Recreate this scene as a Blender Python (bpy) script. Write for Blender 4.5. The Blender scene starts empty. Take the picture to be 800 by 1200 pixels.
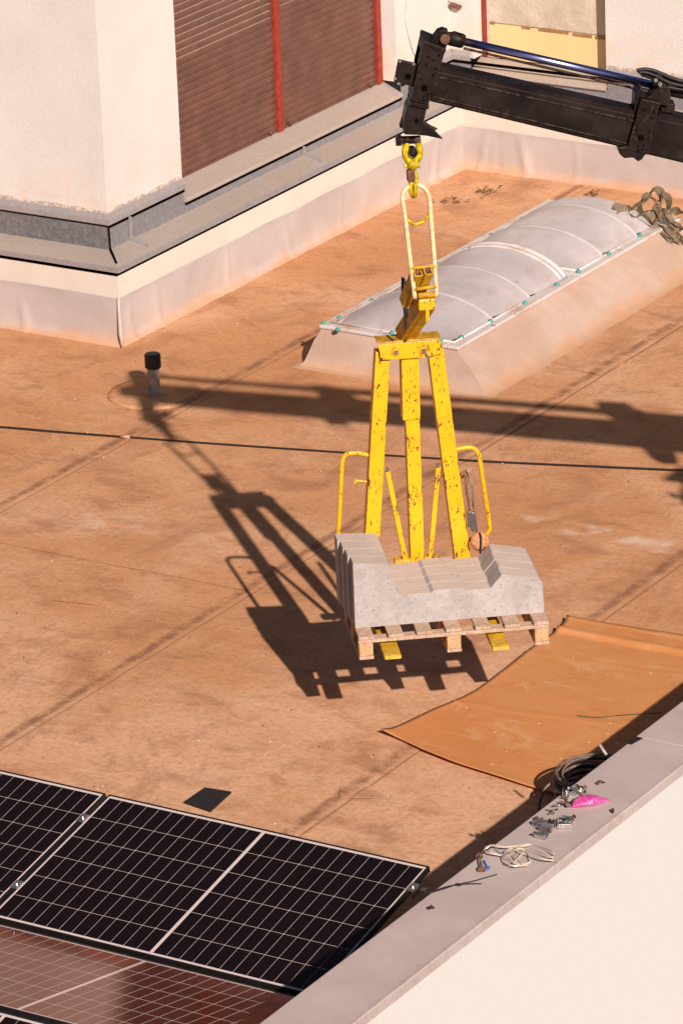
import bpy, math, random
from mathutils import Vector, Matrix, noise
random.seed(7)
R_ = math.radians
sc = bpy.context.scene
COL = sc.collection

# ------------------------------------------------------------------ camera
F = 5450.0                      # focal length in pixels of an 800 px wide frame
PIT, ROL, YAW = R_(20.78), R_(-2.235), R_(-32.24)
H = 11.1
CAM = Vector((0, 0, H))
_cy, _sy = math.cos(YAW), math.sin(YAW)
_fw, _rt, _up = Vector((_sy, _cy, 0)), Vector((_cy, -_sy, 0)), Vector((0, 0, 1))
FWD = _fw*math.cos(PIT) - _up*math.sin(PIT)
_u = _fw*math.sin(PIT) + _up*math.cos(PIT)
RGT = _rt*math.cos(ROL) + _u*math.sin(ROL)
UPV = -_rt*math.sin(ROL) + _u*math.cos(ROL)
cd = bpy.data.cameras.new('camera'); cam = bpy.data.objects.new('camera', cd); COL.objects.link(cam)
cd.sensor_width = 36; cd.sensor_fit = 'HORIZONTAL'; cd.lens = 36*F/800; cd.clip_start = 1; cd.clip_end = 3000
M = Matrix((RGT, UPV, -FWD)).transposed().to_4x4(); M.translation = CAM
cam.matrix_world = M; sc.camera = cam

# ------------------------------------------------------------------ light
SE, SA = R_(31.2), R_(-49.3)
SUN = Vector((math.cos(SE)*math.sin(SA), math.cos(SE)*math.cos(SA), -math.sin(SE)))   # the way the light travels
w = bpy.data.worlds.new('World'); sc.world = w; w.use_nodes = True
nt = w.node_tree; nt.nodes.clear()
sky = nt.nodes.new('ShaderNodeTexSky'); sky.sky_type = 'NISHITA'; sky.sun_disc = False
sky.sun_elevation = SE; sky.sun_rotation = R_(130.7); sky.dust_density = 0.9; sky.air_density = 0.35; sky.ozone_density = 0.5
bg = nt.nodes.new('ShaderNodeBackground'); bg.inputs[1].default_value = 0.05
wo = nt.nodes.new('ShaderNodeOutputWorld')
nt.links.new(sky.outputs[0], bg.inputs[0]); nt.links.new(bg.outputs[0], wo.inputs[0])
sd = bpy.data.lights.new('sun', 'SUN'); sd.energy = 5.0; sd.angle = R_(0.6); sd.color = (1.0, 0.905, 0.865)
so = bpy.data.objects.new('sun', sd); COL.objects.link(so); so.rotation_euler = SUN.to_track_quat('-Z', 'Y').to_euler()
so.location = (0, 0, 30)
sc.view_settings.view_transform = 'Standard'; sc.view_settings.look = 'None'
sc.view_settings.exposure = 0.25; sc.view_settings.gamma = 1
sc.view_settings.use_white_balance = True; sc.view_settings.white_balance_temperature = 7000; sc.view_settings.white_balance_tint = 12

# ------------------------------------------------------------------ rays (a photo point met with a real plane of the place)
def ray(x, y): return FWD + RGT*((x-400)/F) - UPV*((y-600)/F)
def onz(x, y, z=0.0):
    d = ray(x, y); return CAM + d*((z-H)/d.z)
def onpl(x, y, P, n):
    d = ray(x, y); return CAM + d*((P-CAM).dot(n)/d.dot(n))

# ------------------------------------------------------------------ object helpers
def props(o, label=None, cat=None, group=None, kind=None):
    if label: o['label'] = label
    if cat: o['category'] = cat
    if group: o['group'] = group
    if kind: o['kind'] = kind
    return o
def thing(name, loc, label, cat, group=None):
    o = bpy.data.objects.new(name, None); COL.objects.link(o); o.location = loc; o.empty_display_size = .1
    return props(o, label, cat, group)

class MB:
    def __init__(s): s.v = []; s.f = []
    def face(s, pts):
        i = len(s.v); s.v += [Vector(p) for p in pts]; s.f.append(tuple(range(i, i+len(pts)))); return s
    def prism(s, poly, vec):
        """polygon (list of 3-D points) swept by a vector; faces made to look outward"""
        vec = Vector(vec); p = [Vector(q) for q in poly]; n = len(p)
        nn = Vector((0, 0, 0))
        for k in range(n): nn += p[k].cross(p[(k+1) % n])
        if nn.dot(vec) > 0: p.reverse()
        i = len(s.v); s.v += p + [q+vec for q in p]
        s.f.append(tuple(range(i, i+n))); s.f.append(tuple(range(i+2*n-1, i+n-1, -1)))
        for k in range(n):
            a, b = i+k, i+(k+1) % n; s.f.append((b, a, a+n, b+n))
        return s
    def box(s, c, hx, hy, hz):
        """centre and three half-axis vectors"""
        c, hx, hy, hz = Vector(c), Vector(hx), Vector(hy), Vector(hz)
        return s.prism([c-hx-hy-hz, c+hx-hy-hz, c+hx+hy-hz, c-hx+hy-hz], hz*2)
    def abox(s, x0, x1, y0, y1, z0, z1):
        return s.prism([(x0, y0, z0), (x1, y0, z0), (x1, y1, z0), (x0, y1, z0)], (0, 0, z1-z0))
    def beam(s, a, b, wv, hv):
        """bar from a to b with half widths given as vectors (tapering when tuples of two)"""
        a, b = Vector(a), Vector(b)
        w0, w1 = wv if isinstance(wv, tuple) else (wv, wv)
        h0, h1 = hv if isinstance(hv, tuple) else (hv, hv)
        i = len(s.v)
        s.v += [a-w0-h0, a+w0-h0, a+w0+h0, a-w0+h0, b-w1-h1, b+w1-h1, b+w1+h1, b-w1+h1]
        q = [(0, 3, 2, 1), (4, 5, 6, 7), (0, 1, 5, 4), (1, 2, 6, 5), (2, 3, 7, 6), (3, 0, 4, 7)]
        if (b-a).dot(w0.cross(h0)) < 0: q = [tuple(reversed(t)) for t in q]
        s.f += [tuple(i+k for k in t) for t in q]
        return s
    def tube(s, pts, r, seg=10, closed=False, caps=True):
        pts = [Vector(p) for p in pts]; n = len(pts); i0 = len(s.v)
        up = None
        for k, p in enumerate(pts):
            if closed: t = pts[(k+1) % n]-pts[k-1]
            else: t = pts[min(k+1, n-1)]-pts[max(k-1, 0)]
            if t.length < 1e-9: t = Vector((0, 0, 1))
            t.normalize()
            if up is None:
                up = Vector((0, 0, 1)) if abs(t.z) < .9 else Vector((1, 0, 0))
            x = up.cross(t)
            if x.length < 1e-6: x = t.orthogonal()
            x.normalize(); y = t.cross(x); up = y
            rr = r[k] if isinstance(r, (list, tuple)) else r
            for j in range(seg):
                a = 2*math.pi*j/seg; s.v.append(p + (x*math.cos(a)+y*math.sin(a))*rr)
        m = n if closed else n-1
        for k in range(m):
            for j in range(seg):
                a = i0+k*seg+j; b = i0+k*seg+(j+1) % seg; c = i0+((k+1) % n)*seg+(j+1) % seg; d = i0+((k+1) % n)*seg+j
                s.f.append((a, b, c, d))
        if caps and not closed:
            s.f.append(tuple(reversed(range(i0, i0+seg)))); s.f.append(tuple(range(i0+(n-1)*seg, i0+n*seg)))
        return s
    def lathe(s, c, ax, prof, seg=20):
        """prof: (distance along the axis, radius)"""
        c = Vector(c); ax = Vector(ax).normalized()
        return s.tube([c+ax*a + ax*1e-5*k for k, (a, r) in enumerate(prof)], [r for a, r in prof], seg) if False else s._lathe(c, ax, prof, seg)
    def _lathe(s, c, ax, prof, seg):
        x = ax.orthogonal().normalized(); y = ax.cross(x); i0 = len(s.v); n = len(prof)
        for a, r in prof:
            for j in range(seg):
                t = 2*math.pi*j/seg; s.v.append(c+ax*a+(x*math.cos(t)+y*math.sin(t))*r)
        for k in range(n-1):
            for j in range(seg):
                s.f.append((i0+k*seg+j, i0+k*seg+(j+1) % seg, i0+(k+1)*seg+(j+1) % seg, i0+(k+1)*seg+j))
        s.f.append(tuple(reversed(range(i0, i0+seg)))); s.f.append(tuple(range(i0+(n-1)*seg, i0+n*seg)))
        return s
    def grid(s, fn, nu, nv):
        i0 = len(s.v)
        for a in range(nu+1):
            for b in range(nv+1): s.v.append(Vector(fn(a/nu, b/nv)))
        for a in range(nu):
            for b in range(nv):
                k = i0+a*(nv+1)+b; s.f.append((k, k+nv+1, k+nv+2, k+1))
        return s
    def ribbon(s, pts, wid, nrm=None, th=.003):
        """flat strap along pts; nrm: list of across-vectors"""
        pts = [Vector(p) for p in pts]; n = len(pts); i0 = len(s.v)
        for k, p in enumerate(pts):
            t = (pts[min(k+1, n-1)]-pts[max(k-1, 0)]).normalized(); x = Vector(nrm[k])
            x = (x - t*x.dot(t)).normalized(); y = t.cross(x)
            for a, b in ((-1, -1), (1, -1), (1, 1), (-1, 1)): s.v.append(p+x*a*wid/2+y*b*th/2)
        for k in range(n-1):
            for j in range(4):
                a = i0+k*4+j; b = i0+k*4+(j+1) % 4; s.f.append((a, b, b+4, a+4))
        s.f.append((i0+3, i0+2, i0+1, i0)); e = i0+(n-1)*4; s.f.append((e, e+1, e+2, e+3))
        return s
    def build(s, name, mat, parent=None, base=None, smooth=False, bevel=0, seg=2, sub=0, label=None, cat=None, group=None, kind=None):
        if base is None: base = wpos(parent) if parent else Vector((0, 0, 0))
        base = Vector(base)
        me = bpy.data.meshes.new(name); me.from_pydata([v-base for v in s.v], [], s.f); me.update()
        me.materials.append(mat)
        if smooth:
            for p in me.polygons: p.use_smooth = True
        o = bpy.data.objects.new(name, me); COL.objects.link(o)
        if parent: o.parent = parent; o.location = base-wpos(parent)
        else: o.location = base
        if bevel:
            m = o.modifiers.new('bevel', 'BEVEL'); m.width = bevel; m.segments = seg; m.limit_method = 'ANGLE'; m.angle_limit = R_(40)
        if sub:
            m = o.modifiers.new('sub', 'SUBSURF'); m.levels = sub; m.render_levels = sub
        return props(o, label, cat, group, kind)
def wpos(o):
    p = Vector((0, 0, 0))
    while o: p += o.location; o = o.parent
    return p
def catmull(P, n=8, closed=False):
    P = [Vector(p) for p in P]; out = []; m = len(P)
    rng = range(m if closed else m-1)
    for i in rng:
        g = (lambda k: P[k % m]) if closed else (lambda k: P[max(0, min(m-1, k))])
        a, b, c, d = g(i-1), g(i), g(i+1), g(i+2)
        for k in range(n):
            t = k/n; out.append(.5*((2*b)+(c-a)*t+(2*a-5*b+4*c-d)*t*t+(3*b-a-3*c+d)*t**3))
    if not closed: out.append(P[-1])
    return out
def instance(src, parent, name, loc, rot=None):
    o = src.copy(); o.name = name; COL.objects.link(o); o.parent = parent; o.location = loc
    if rot is not None: o.rotation_euler = rot
    return o

# ------------------------------------------------------------------ materials
class NT:
    def __init__(s, name):
        s.m = bpy.data.materials.new(name); s.m.use_nodes = True; s.t = s.m.node_tree
        s.b = s.t.nodes['Principled BSDF']; s.g = s.n('ShaderNodeNewGeometry'); s.pos = s.g.outputs['Position']
    def n(s, ty, **k):
        o = s.t.nodes.new(ty)
        for a, v in k.items(): setattr(o, a, v)
        return o
    def lk(s, a, b): s.t.links.new(a, b)
    def set(s, sock, v):
        if hasattr(v, 'is_linked'): s.lk(v, sock)
        elif isinstance(v, (tuple, list)) and len(v) == 3 and sock.type == 'RGBA': sock.default_value = (*v, 1)
        else: sock.default_value = v
    def noise(s, scale, detail=4, rough=.6, vec=None, stretch=None, dist=0):
        t = s.n('ShaderNodeTexNoise'); t.inputs['Scale'].default_value = scale; t.inputs['Detail'].default_value = detail
        t.inputs['Roughness'].default_value = rough; t.inputs['Distortion'].default_value = dist
        v = vec or s.pos
        if stretch:
            mp = s.n('ShaderNodeMapping'); mp.inputs['Scale'].default_value = stretch[:3]
            if len(stretch) > 3: mp.inputs['Rotation'].default_value = (0, 0, stretch[3])
            s.lk(v, mp.inputs[0]); v = mp.outputs[0]
        s.lk(v, t.inputs['Vector']); return t.outputs[0]
    def vor(s, scale, feature='F1', vec=None):
        t = s.n('ShaderNodeTexVoronoi', feature=feature); t.inputs['Scale'].default_value = scale
        s.lk(vec or s.pos, t.inputs['Vector']); return t.outputs['Distance']
    def ramp(s, v, a, b, lo=0., hi=1.):
        t = s.n('ShaderNodeMapRange'); t.interpolation_type = 'SMOOTHSTEP'; s.lk(v, t.inputs[0])
        for k, x in zip((1, 2, 3, 4), (a, b, lo, hi)): t.inputs[k].default_value = x
        return t.outputs[0]
    def mix(s, f, a, b, mode='MIX'):
        t = s.n('ShaderNodeMix', data_type='RGBA', blend_type=mode)
        s.set(t.inputs[0], f); s.set(t.inputs[6], a); s.set(t.inputs[7], b); return t.outputs[2]
    def math(s, op, a, b=0., c=None):
        t = s.n('ShaderNodeMath', operation=op); s.set(t.inputs[0], a); s.set(t.inputs[1], b)
        if c is not None: s.set(t.inputs[2], c)
        return t.outputs[0]
    def xyz(s, v=None):
        t = s.n('ShaderNodeSeparateXYZ'); s.lk(v or s.pos, t.inputs[0]); return t.outputs
    def bump(s, h, strength=.3, dist=.01):
        t = s.n('ShaderNodeBump'); t.inputs['Strength'].default_value = strength; t.inputs['Distance'].default_value = dist
        s.lk(h, t.inputs['Height']); s.lk(t.outputs[0], s.b.inputs['Normal'])
    def out(s, col=None, rough=None, metal=None, spec=None):
        if col is not None: s.set(s.b.inputs['Base Color'], col)
        if rough is not None: s.set(s.b.inputs['Roughness'], rough)
        if metal is not None: s.set(s.b.inputs['Metallic'], metal)
        if spec is not None: s.set(s.b.inputs['Specular IOR Level'], spec)
        return s.m

def mat_roof(name, tint=1.0, dark=False):
    m = NT(name)
    big = m.noise(.55, 6, .62, dist=.6); mid = m.noise(2.4, 6, .65, stretch=(1, 1.6, 1, .6), dist=.4); fine = m.noise(26, 5, .7); grit = m.noise(150, 3, .6)
    yy0 = m.xyz()[1]; big = m.math('ADD', big, m.ramp(yy0, 19.5, 26.5, .13, -.07))
    c = m.mix(m.ramp(big, .34, .68), (.55*tint, .258*tint, .116*tint), (.68*tint, .395*tint, .235*tint))
    c = m.mix(m.math('MULTIPLY', m.ramp(mid, .48, .70), .62), c, (.32*tint, .138*tint, .066*tint))
    c = m.mix(m.math('MULTIPLY', m.ramp(m.noise(1.9, 6, .65, dist=.8), .54, .78), .42), c, (.70, .46, .29))
    c = m.mix(m.math('MULTIPLY', m.ramp(m.noise(1.1, 7, .7, stretch=(1.5, .8, 1, -.5), dist=1.0), .50, .68), .55), c, (.33*tint, .140*tint, .066*tint))
    c = m.mix(m.math('MULTIPLY', m.ramp(fine, .40, .68), .36), c, (.30*tint, .125*tint, .06*tint))
    c = m.mix(m.math('MULTIPLY', m.ramp(grit, .48, .72), .42), c, (.70, .46, .30))
    # dark dirt that gathers along the welded joints of the sheets
    x, y, z = m.xyz()
    wob = m.math('MULTIPLY', m.math('SUBTRACT', m.noise(5, 3), .5), .07)
    for x0 in (-15.40, -17.74, -13.16):
        d = m.math('ABSOLUTE', m.math('SUBTRACT', m.math('ADD', x, wob), x0-.035))
        k = m.math('MULTIPLY', m.ramp(d, .008, .06, 1, 0), m.ramp(m.noise(6, 6, .75), .32, .60))
        c = m.mix(m.math('MULTIPLY', k, .72), c, (.19, .080, .045))
        d2 = m.math('ABSOLUTE', m.math('SUBTRACT', x, x0+.05)); c = m.mix(m.math('MULTIPLY', m.ramp(d2, .003, .010, 1, 0), .55), c, (.22, .09, .05))
    # pale mortar smears
    sp = m.n('ShaderNodeCombineXYZ')
    for cx, cy, rx, ry, a in ((-14.05, 25.15, .80, .13, .75), (-16.9, 23.9, .9, .20, .38), (-13.3, 25.0, .12, .35, .5)):
        dx = m.math('DIVIDE', m.math('SUBTRACT', x, cx), rx); dy = m.math('DIVIDE', m.math('SUBTRACT', y, cy), ry)
        rr = m.math('ADD', m.math('MULTIPLY', dx, dx), m.math('MULTIPLY', dy, dy))
        k = m.math('MULTIPLY', m.ramp(rr, .1, 1.2, 1, 0), m.ramp(m.noise(4.2, 3, .5), .44, .66))
        c = m.mix(m.math('MULTIPLY', k, a), c, (.72, .56, .46))
    # scattered specks, white and black
    v = m.vor(5.5); c = m.mix(m.math('MULTIPLY', m.ramp(v, .022, .035, 1, 0), m.ramp(m.noise(1.7, 2), .50, .54)), c, (.76, .58, .46))
    v = m.vor(7.3, vec=m.n('ShaderNodeVectorMath').outputs[0]) if False else m.vor(7.3)
    c = m.mix(m.math('MULTIPLY', m.ramp(v, .035, .05, 1, 0), m.ramp(m.noise(2.3, 2), .52, .55)), c, (.12, .05, .03))
    m.bump(m.math('ADD', m.math('MULTIPLY', fine, .6), m.math('MULTIPLY', mid, 1.6)), .35, .02)
    return m.out(c, .9, 0, .2)
def mat_stucco():
    m = NT('cream_stucco')
    n1 = m.noise(95, 5, .6); n2 = m.noise(1.2, 5, .6); x, y, z = m.xyz()
    c = m.mix(m.ramp(n2, .3, .75), (.585, .57, .54), (.65, .63, .60))
    low = m.math('MULTIPLY', m.ramp(z, .92, 1.35, 1, 0), m.ramp(m.noise(3.5, 5, .65), .42, .66))
    c = m.mix(m.math('MULTIPLY', low, .55), c, (.70, .47, .32))
    c = m.mix(m.math('MULTIPLY', m.ramp(m.noise(9, 6, .7), .60, .72), .25), c, (.62, .50, .40))
    m.bump(m.math('ADD', n1, m.math('MULTIPLY', m.noise(30, 3), .5)), .42, .010)
    return m.out(c, .92, 0, .2)
def mat_plinth():
    m = NT('cream_plinth_paint')
    c = m.mix(m.ramp(m.noise(2, 5), .35, .7), (.60, .55, .48), (.64, .60, .535))
    m.bump(m.noise(60, 4), .3, .006); return m.out(c, .85, 0, .2)
def mat_membrane():
    m = NT('pale_membrane'); x, y, z = m.xyz()
    c = m.mix(m.ramp(m.noise(1.6, 5), .3, .7), (.42, .37, .355), (.48, .435, .415))
    d = m.math('ADD', z, m.math('MULTIPLY', m.math('SUBTRACT', m.noise(2.5, 5, .65), .5), .22))
    c = m.mix(m.ramp(d, -.01, .085, .95, 0), c, (.52, .28, .15))
    c = m.mix(m.math('MULTIPLY', m.ramp(d, .02, .36, 1, 0), m.ramp(m.noise(.8, 2), .4, .6, .08, .42)), c, (.54, .39, .31))
    m.bump(m.noise(14, 4), .25, .01); return m.out(c, .6, 0, .3)
def mat_curb():
    m = NT('curb_membrane'); x, y, z = m.xyz()
    c = m.mix(m.ramp(m.noise(2.2, 6, .65), .35, .7), (.42, .29, .22), (.48, .37, .30))
    d = m.math('ADD', z, m.math('MULTIPLY', m.math('SUBTRACT', m.noise(3, 5, .65), .5), .2))
    c = m.mix(m.ramp(d, -.02, .10, .75, 0), c, (.50, .27, .14))
    c = m.mix(m.math('MULTIPLY', m.ramp(m.noise(5, 6, .7), .55, .75), .4), c, (.48, .26, .15))
    m.bump(m.noise(12, 4), .3, .012); return m.out(c, .7, 0, .3)
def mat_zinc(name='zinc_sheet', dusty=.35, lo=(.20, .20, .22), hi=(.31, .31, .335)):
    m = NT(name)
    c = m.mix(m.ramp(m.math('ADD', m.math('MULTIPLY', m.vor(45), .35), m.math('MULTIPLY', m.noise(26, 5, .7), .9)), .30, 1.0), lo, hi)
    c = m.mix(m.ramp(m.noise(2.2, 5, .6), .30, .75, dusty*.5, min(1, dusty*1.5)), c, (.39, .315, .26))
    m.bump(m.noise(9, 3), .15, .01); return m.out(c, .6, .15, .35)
def simple(name, col, rough=.6, metal=0., var=.25, scale=20, bump=.1, spec=.4):
    m = NT(name); n = m.noise(scale, 5, .65)
    c = m.mix(m.ramp(n, .3, .75), tuple(x*(1-var) for x in col), tuple(min(1, x*(1+var*.6)) for x in col))
    if bump: m.bump(n, bump, .004)
    return m.out(c, rough, metal, spec)
def mat_yellow():
    m = NT('chipped_yellow_paint')
    c = m.mix(m.ramp(m.noise(3, 4), .3, .7), (.80, .385, .010), (.88, .445, .016))
    c = m.mix(m.math('MULTIPLY', m.ramp(m.noise(20, 6, .75), .48, .74), .5), c, (.58, .30, .02))
    c = m.mix(m.math('MULTIPLY', m.ramp(m.noise(2.2, 5, .6, stretch=(1, 1, .5)), .52, .72), .35), c, (.88, .52, .08))
    ch = m.noise(72, 4, .72, stretch=(1, 1, .40)); ar = m.noise(7, 3, .5)
    bv = m.n('ShaderNodeBevel', samples=4); bv.inputs[0].default_value = .010
    dt = m.n('ShaderNodeVectorMath', operation='DOT_PRODUCT'); m.lk(bv.outputs[0], dt.inputs[0]); m.lk(m.g.outputs['True Normal'], dt.inputs[1])
    wear = m.ramp(dt.outputs['Value'], .80, .985, .13, 0)
    ch = m.math('ADD', ch, wear)
    chip = m.ramp(m.math('ADD', ch, m.math('MULTIPLY', ar, .36)), .775, .80)
    c = m.mix(chip, c, (.06, .028, .018))
    m.bump(m.math('SUBTRACT', m.math('MULTIPLY', m.noise(60, 3), .15), chip), .3, .004)
    return m.out(c, m.math('ADD', m.math('MULTIPLY', chip, .35), .38), 0, .4)
def mat_black_steel():
    m = NT('worn_black_steel')
    c = m.mix(m.ramp(m.noise(5, 6, .7), .35, .75), (.007, .004, .0035), (.024, .014, .011))
    c = m.mix(m.math('MULTIPLY', m.ramp(m.noise(9, 7, .75, dist=1.2), .56, .74), .5), c, (.11, .062, .042))
    c = m.mix(m.math('MULTIPLY', m.ramp(m.noise(60, 5, .8, stretch=(1, 1, .25)), .66, .72), .45), c, (.13, .09, .07))
    bv = m.n('ShaderNodeBevel', samples=4); bv.inputs[0].default_value = .009
    dt = m.n('ShaderNodeVectorMath', operation='DOT_PRODUCT'); m.lk(bv.outputs[0], dt.inputs[0]); m.lk(m.g.outputs['True Normal'], dt.inputs[1])
    c = m.mix(m.math('MULTIPLY', m.ramp(dt.outputs['Value'], .80, .985, 1, 0), m.ramp(m.noise(22, 5, .7), .38, .62)), c, (.16, .095, .065))
    m.bump(m.noise(40, 5), .25, .004); return m.out(c, m.ramp(m.noise(7, 4), .3, .7, .42, .66), .0, .15)
def mat_concrete():
    m = NT('cast_concrete')
    c = m.mix(m.ramp(m.noise(4, 7, .7), .3, .72), (.335, .30, .285), (.455, .415, .39))
    c = m.mix(m.math('MULTIPLY', m.ramp(m.noise(24, 6, .75), .46, .70), .5), c, (.24, .205, .185))
    c = m.mix(m.math('MULTIPLY', m.ramp(m.noise(85, 3, .8), .50, .68), .5), c, (.50, .47, .445))
    up = m.xyz(m.g.outputs['True Normal'])[2]
    c = m.mix(m.math('MULTIPLY', m.ramp(up, .75, .95), m.ramp(m.noise(6, 5, .7), .2, .7, .55, .85)), c, (.62, .50, .42))
    v = m.vor(34); pit = m.math('MULTIPLY', m.ramp(v, .08, .17, 1, 0), m.ramp(m.noise(8, 2), .44, .54))
    c = m.mix(m.math('MULTIPLY', pit, .75), c, (.13, .105, .09))
    c = m.mix(m.math('MULTIPLY', m.ramp(m.noise(2.3, 5, .6), .55, .68), .3), c, (.37, .30, .25))
    m.bump(m.math('SUBTRACT', m.math('MULTIPLY', m.noise(55, 6, .7), .7), m.math('MULTIPLY', pit, 1.4)), .55, .006)
    return m.out(c, .92, 0, .2)
def mat_wood(name='pallet_wood', a=(.46, .31, .22), b=(.60, .45, .34)):
    m = NT(name); oi = m.n('ShaderNodeObjectInfo').outputs['Random']
    c = m.mix(m.ramp(m.noise(9, 5, .7, stretch=(3, 3, 1)), .3, .7), a, b)
    c = m.mix(m.math('MULTIPLY', oi, .35), c, (.42, .27, .18))
    c = m.mix(m.math('MULTIPLY', m.ramp(m.noise(60, 5, .85), .46, .66), .7), c, (.24, .125, .07))
    m.bump(m.noise(80, 4), .3, .003); return m.out(c, .85, 0, .2)
def mat_mat():
    m = NT('orange_sheet')
    c = m.mix(m.ramp(m.noise(1.3, 5, .6), .3, .7), (.54, .215, .070), (.61, .275, .105))
    c = m.mix(m.math('MULTIPLY', m.ramp(m.noise(2.7, 7, .72, dist=.7), .52, .70), .5), c, (.70, .44, .25))
    c = m.mix(m.math('MULTIPLY', m.ramp(m.noise(28, 4, .7), .5, .78), .25), c, (.36, .125, .03))
    v = m.vor(10); c = m.mix(m.math('MULTIPLY', m.ramp(v, .05, .10, 1, 0), m.ramp(m.noise(2.1, 2), .44, .5)), c, (.78, .58, .42))
    c = m.mix(m.math('MULTIPLY', m.ramp(m.noise(60, 4, .8), .54, .70), .35), c, (.40, .15, .04))
    sc_ = m.noise(7, 3, .5, stretch=(.35, 6, 1, .5)); c = m.mix(m.math('MULTIPLY', m.ramp(sc_, .655, .68), .3), c, (.72, .45, .28))
    m.bump(m.noise(16, 4), .2, .01); return m.out(c, .75, 0, .3)
def mat_glass_panel():
    m = NT('solar_glass'); m.b.inputs['Base Color'].default_value = (.9, .9, .95, 1)
    m.b.inputs['Transmission Weight'].default_value = 1; m.b.inputs['Roughness'].default_value = .04; m.b.inputs['IOR'].default_value = 1.4
    return m.m
MR = mat_roof('roof_membrane'); MST = mat_stucco(); MPL = mat_plinth(); MME = mat_membrane(); MCU = mat_curb()
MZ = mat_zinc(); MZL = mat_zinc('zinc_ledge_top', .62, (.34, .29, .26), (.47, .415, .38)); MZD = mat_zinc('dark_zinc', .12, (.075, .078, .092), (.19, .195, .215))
MY = mat_yellow(); MB_ = mat_black_steel(); MCO = mat_concrete(); MW = mat_wood(); MWB = mat_wood('chipboard_block', (.52, .28, .13), (.68, .42, .22)); MMAT = mat_mat()
MRED = simple('red_frame_paint', (.30, .035, .018), .5, var=.35); MSH = simple('brown_shutter', (.135, .058, .042), .30, var=.25, scale=6, spec=.5)
MSLOT = simple('slot_strip', (.46, .30, .25), .6); MDK = simple('dark_gap_and_shadow', (.004, .003, .003), .9, spec=0); MRUB = simple('black_rubber', (.016, .013, .013), .55)
MGR = simple('grey_pipe', (.36, .31, .29), .6); MSTEEL = simple('bright_steel', (.62, .60, .58), .3, .9); MALU = simple('white_edge', (.72, .67, .64), .4, .5)
MTI = simple('worn_mustard_paint', (.60, .36, .025), .5, var=.35, scale=22); MCREAM = simple('worn_cream_paint', (.80, .62, .36), .45, var=.3, scale=40); MHOOK = simple('hook_yellow', (.60, .42, .01), .4, var=.6, scale=35)
MRUST = simple('rusty_steel', (.16, .07, .04), .6, var=.5); MTEAL = simple('teal_cap', (.05, .30, .25), .45)
MGOLD = simple('orange_yellow_paint', (.62, .32, .02), .45, var=.45, scale=25)

# ================================================================== SETTING
g = MB().grid(lambda a, b: (-400+800*a, -400+900*b, -16), 4, 4).build('ground', simple('street_asphalt', (.06, .058, .055), .9, scale=1), kind='structure')
XI, XO, HP = -11.14, -10.73, .85         # parapet inner / outer top edges, height
roof = MB().abox(-30, -10.76, 6, 32.6, -.4, -.012).build('roof', MR, kind='structure')
xs = [-29.4, -27.07, -24.74, -22.4, -20.07, -17.74, -15.40, -13.16, XI+.02]
splits = {5: [6, 14.2, 23.25, 32.5], 6: [6, 16.3, 25.52, 32.5], 7: [6, 20.0, 32.5]}
for i in range(len(xs)-1):
    ys = splits.get(i, [6, 32.5])
    for j in range(len(ys)-1):
        z = .004*((i+j) % 2)
        ov = .0 if (i+j) % 2 else 0
        def wav(a, b, x0=xs[i], x1=xs[i+1]+.05, y0=ys[j], y1=ys[j+1]+.05, z=z):
            x = x0+(x1-x0)*a; y = y0+(y1-y0)*b
            return (x, y, z-.004+.0035*noise.noise(Vector((x*1.1, y*1.1, 3)))+(.0025*noise.noise(Vector((x*4, y*4, 1)))))
        MB().grid(wav, 14, max(8, int((ys[j+1]-ys[j])*6))).build('membrane_sheet', MR, roof, smooth=True, kind='structure')

# rain marks: thin dried rings left by puddles are in the membrane material; repair patches are real pieces
for (px, py, w_, h_, a_) in ((95, 700, .30, .22, .2), (700, 430, .26, .30, -.1), (420, 930, .22, .16, .5)):
    c = onz(px, py); u = Vector((math.cos(a_), math.sin(a_), 0))*w_/2; v = Vector((-math.sin(a_), math.cos(a_), 0))*h_/2; c.z = .0062
    MB().prism([c-u-v, c+u-v, c+u+v, c-u+v], (0, 0, .0022)).build('repair_patch', MR, roof)
# ---- the building of the left and far walls
XW, YW, YF = -18.93, 27.02, 32.12         # plinth faces
XU, YU, YFU = XW-.20, YW+.20, YF+.20      # upper wall faces
ZB, ZT = .94, 3.3
bld = thing('building', (XU-1, YU+2, 0), 'cream stuccoed building with brown shutters and grey zinc ledge around the roof corner', 'building')
Y0, Y1 = 28.24, 31.44                     # window opening in the left-hand wall
X2, X3 = -18.88, -17.665                  # window opening in the far wall
XL = -27.0; XR = -9.0
m = MB()                                  # wall facing +X (with opening) and wall facing -Y
m.abox(XU-.4, XU, YU, Y0, ZB-.06, ZT)
m.abox(XU-.4, XU, Y0, Y1, 2.95, ZT)
m.abox(XU-.4, XU, Y1, YFU+.4, ZB-.06, ZT)
m.build('wall', MST, bld, label='cream stucco wall with the two shuttered windows')
MB().abox(XL, XU-.4, YU, YU+.4, ZB-.06, ZT).build('wall', MST, bld)
m = MB(); m.abox(XU, X2-.03, YFU, YFU+.4, ZB-.06, ZT); m.abox(X2-.03, X3, YFU, YFU+.4, 2.8, ZT); m.abox(X3, XR, YFU, YFU+.4, ZB-.06, ZT)
m.build('wall', MST, bld, label='far cream wall behind the crane boom')
MB().abox(XL, XR, YFU+.4, YFU+.5, ZB-.3, ZT+.1).build('back_wall', MST, bld)
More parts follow.
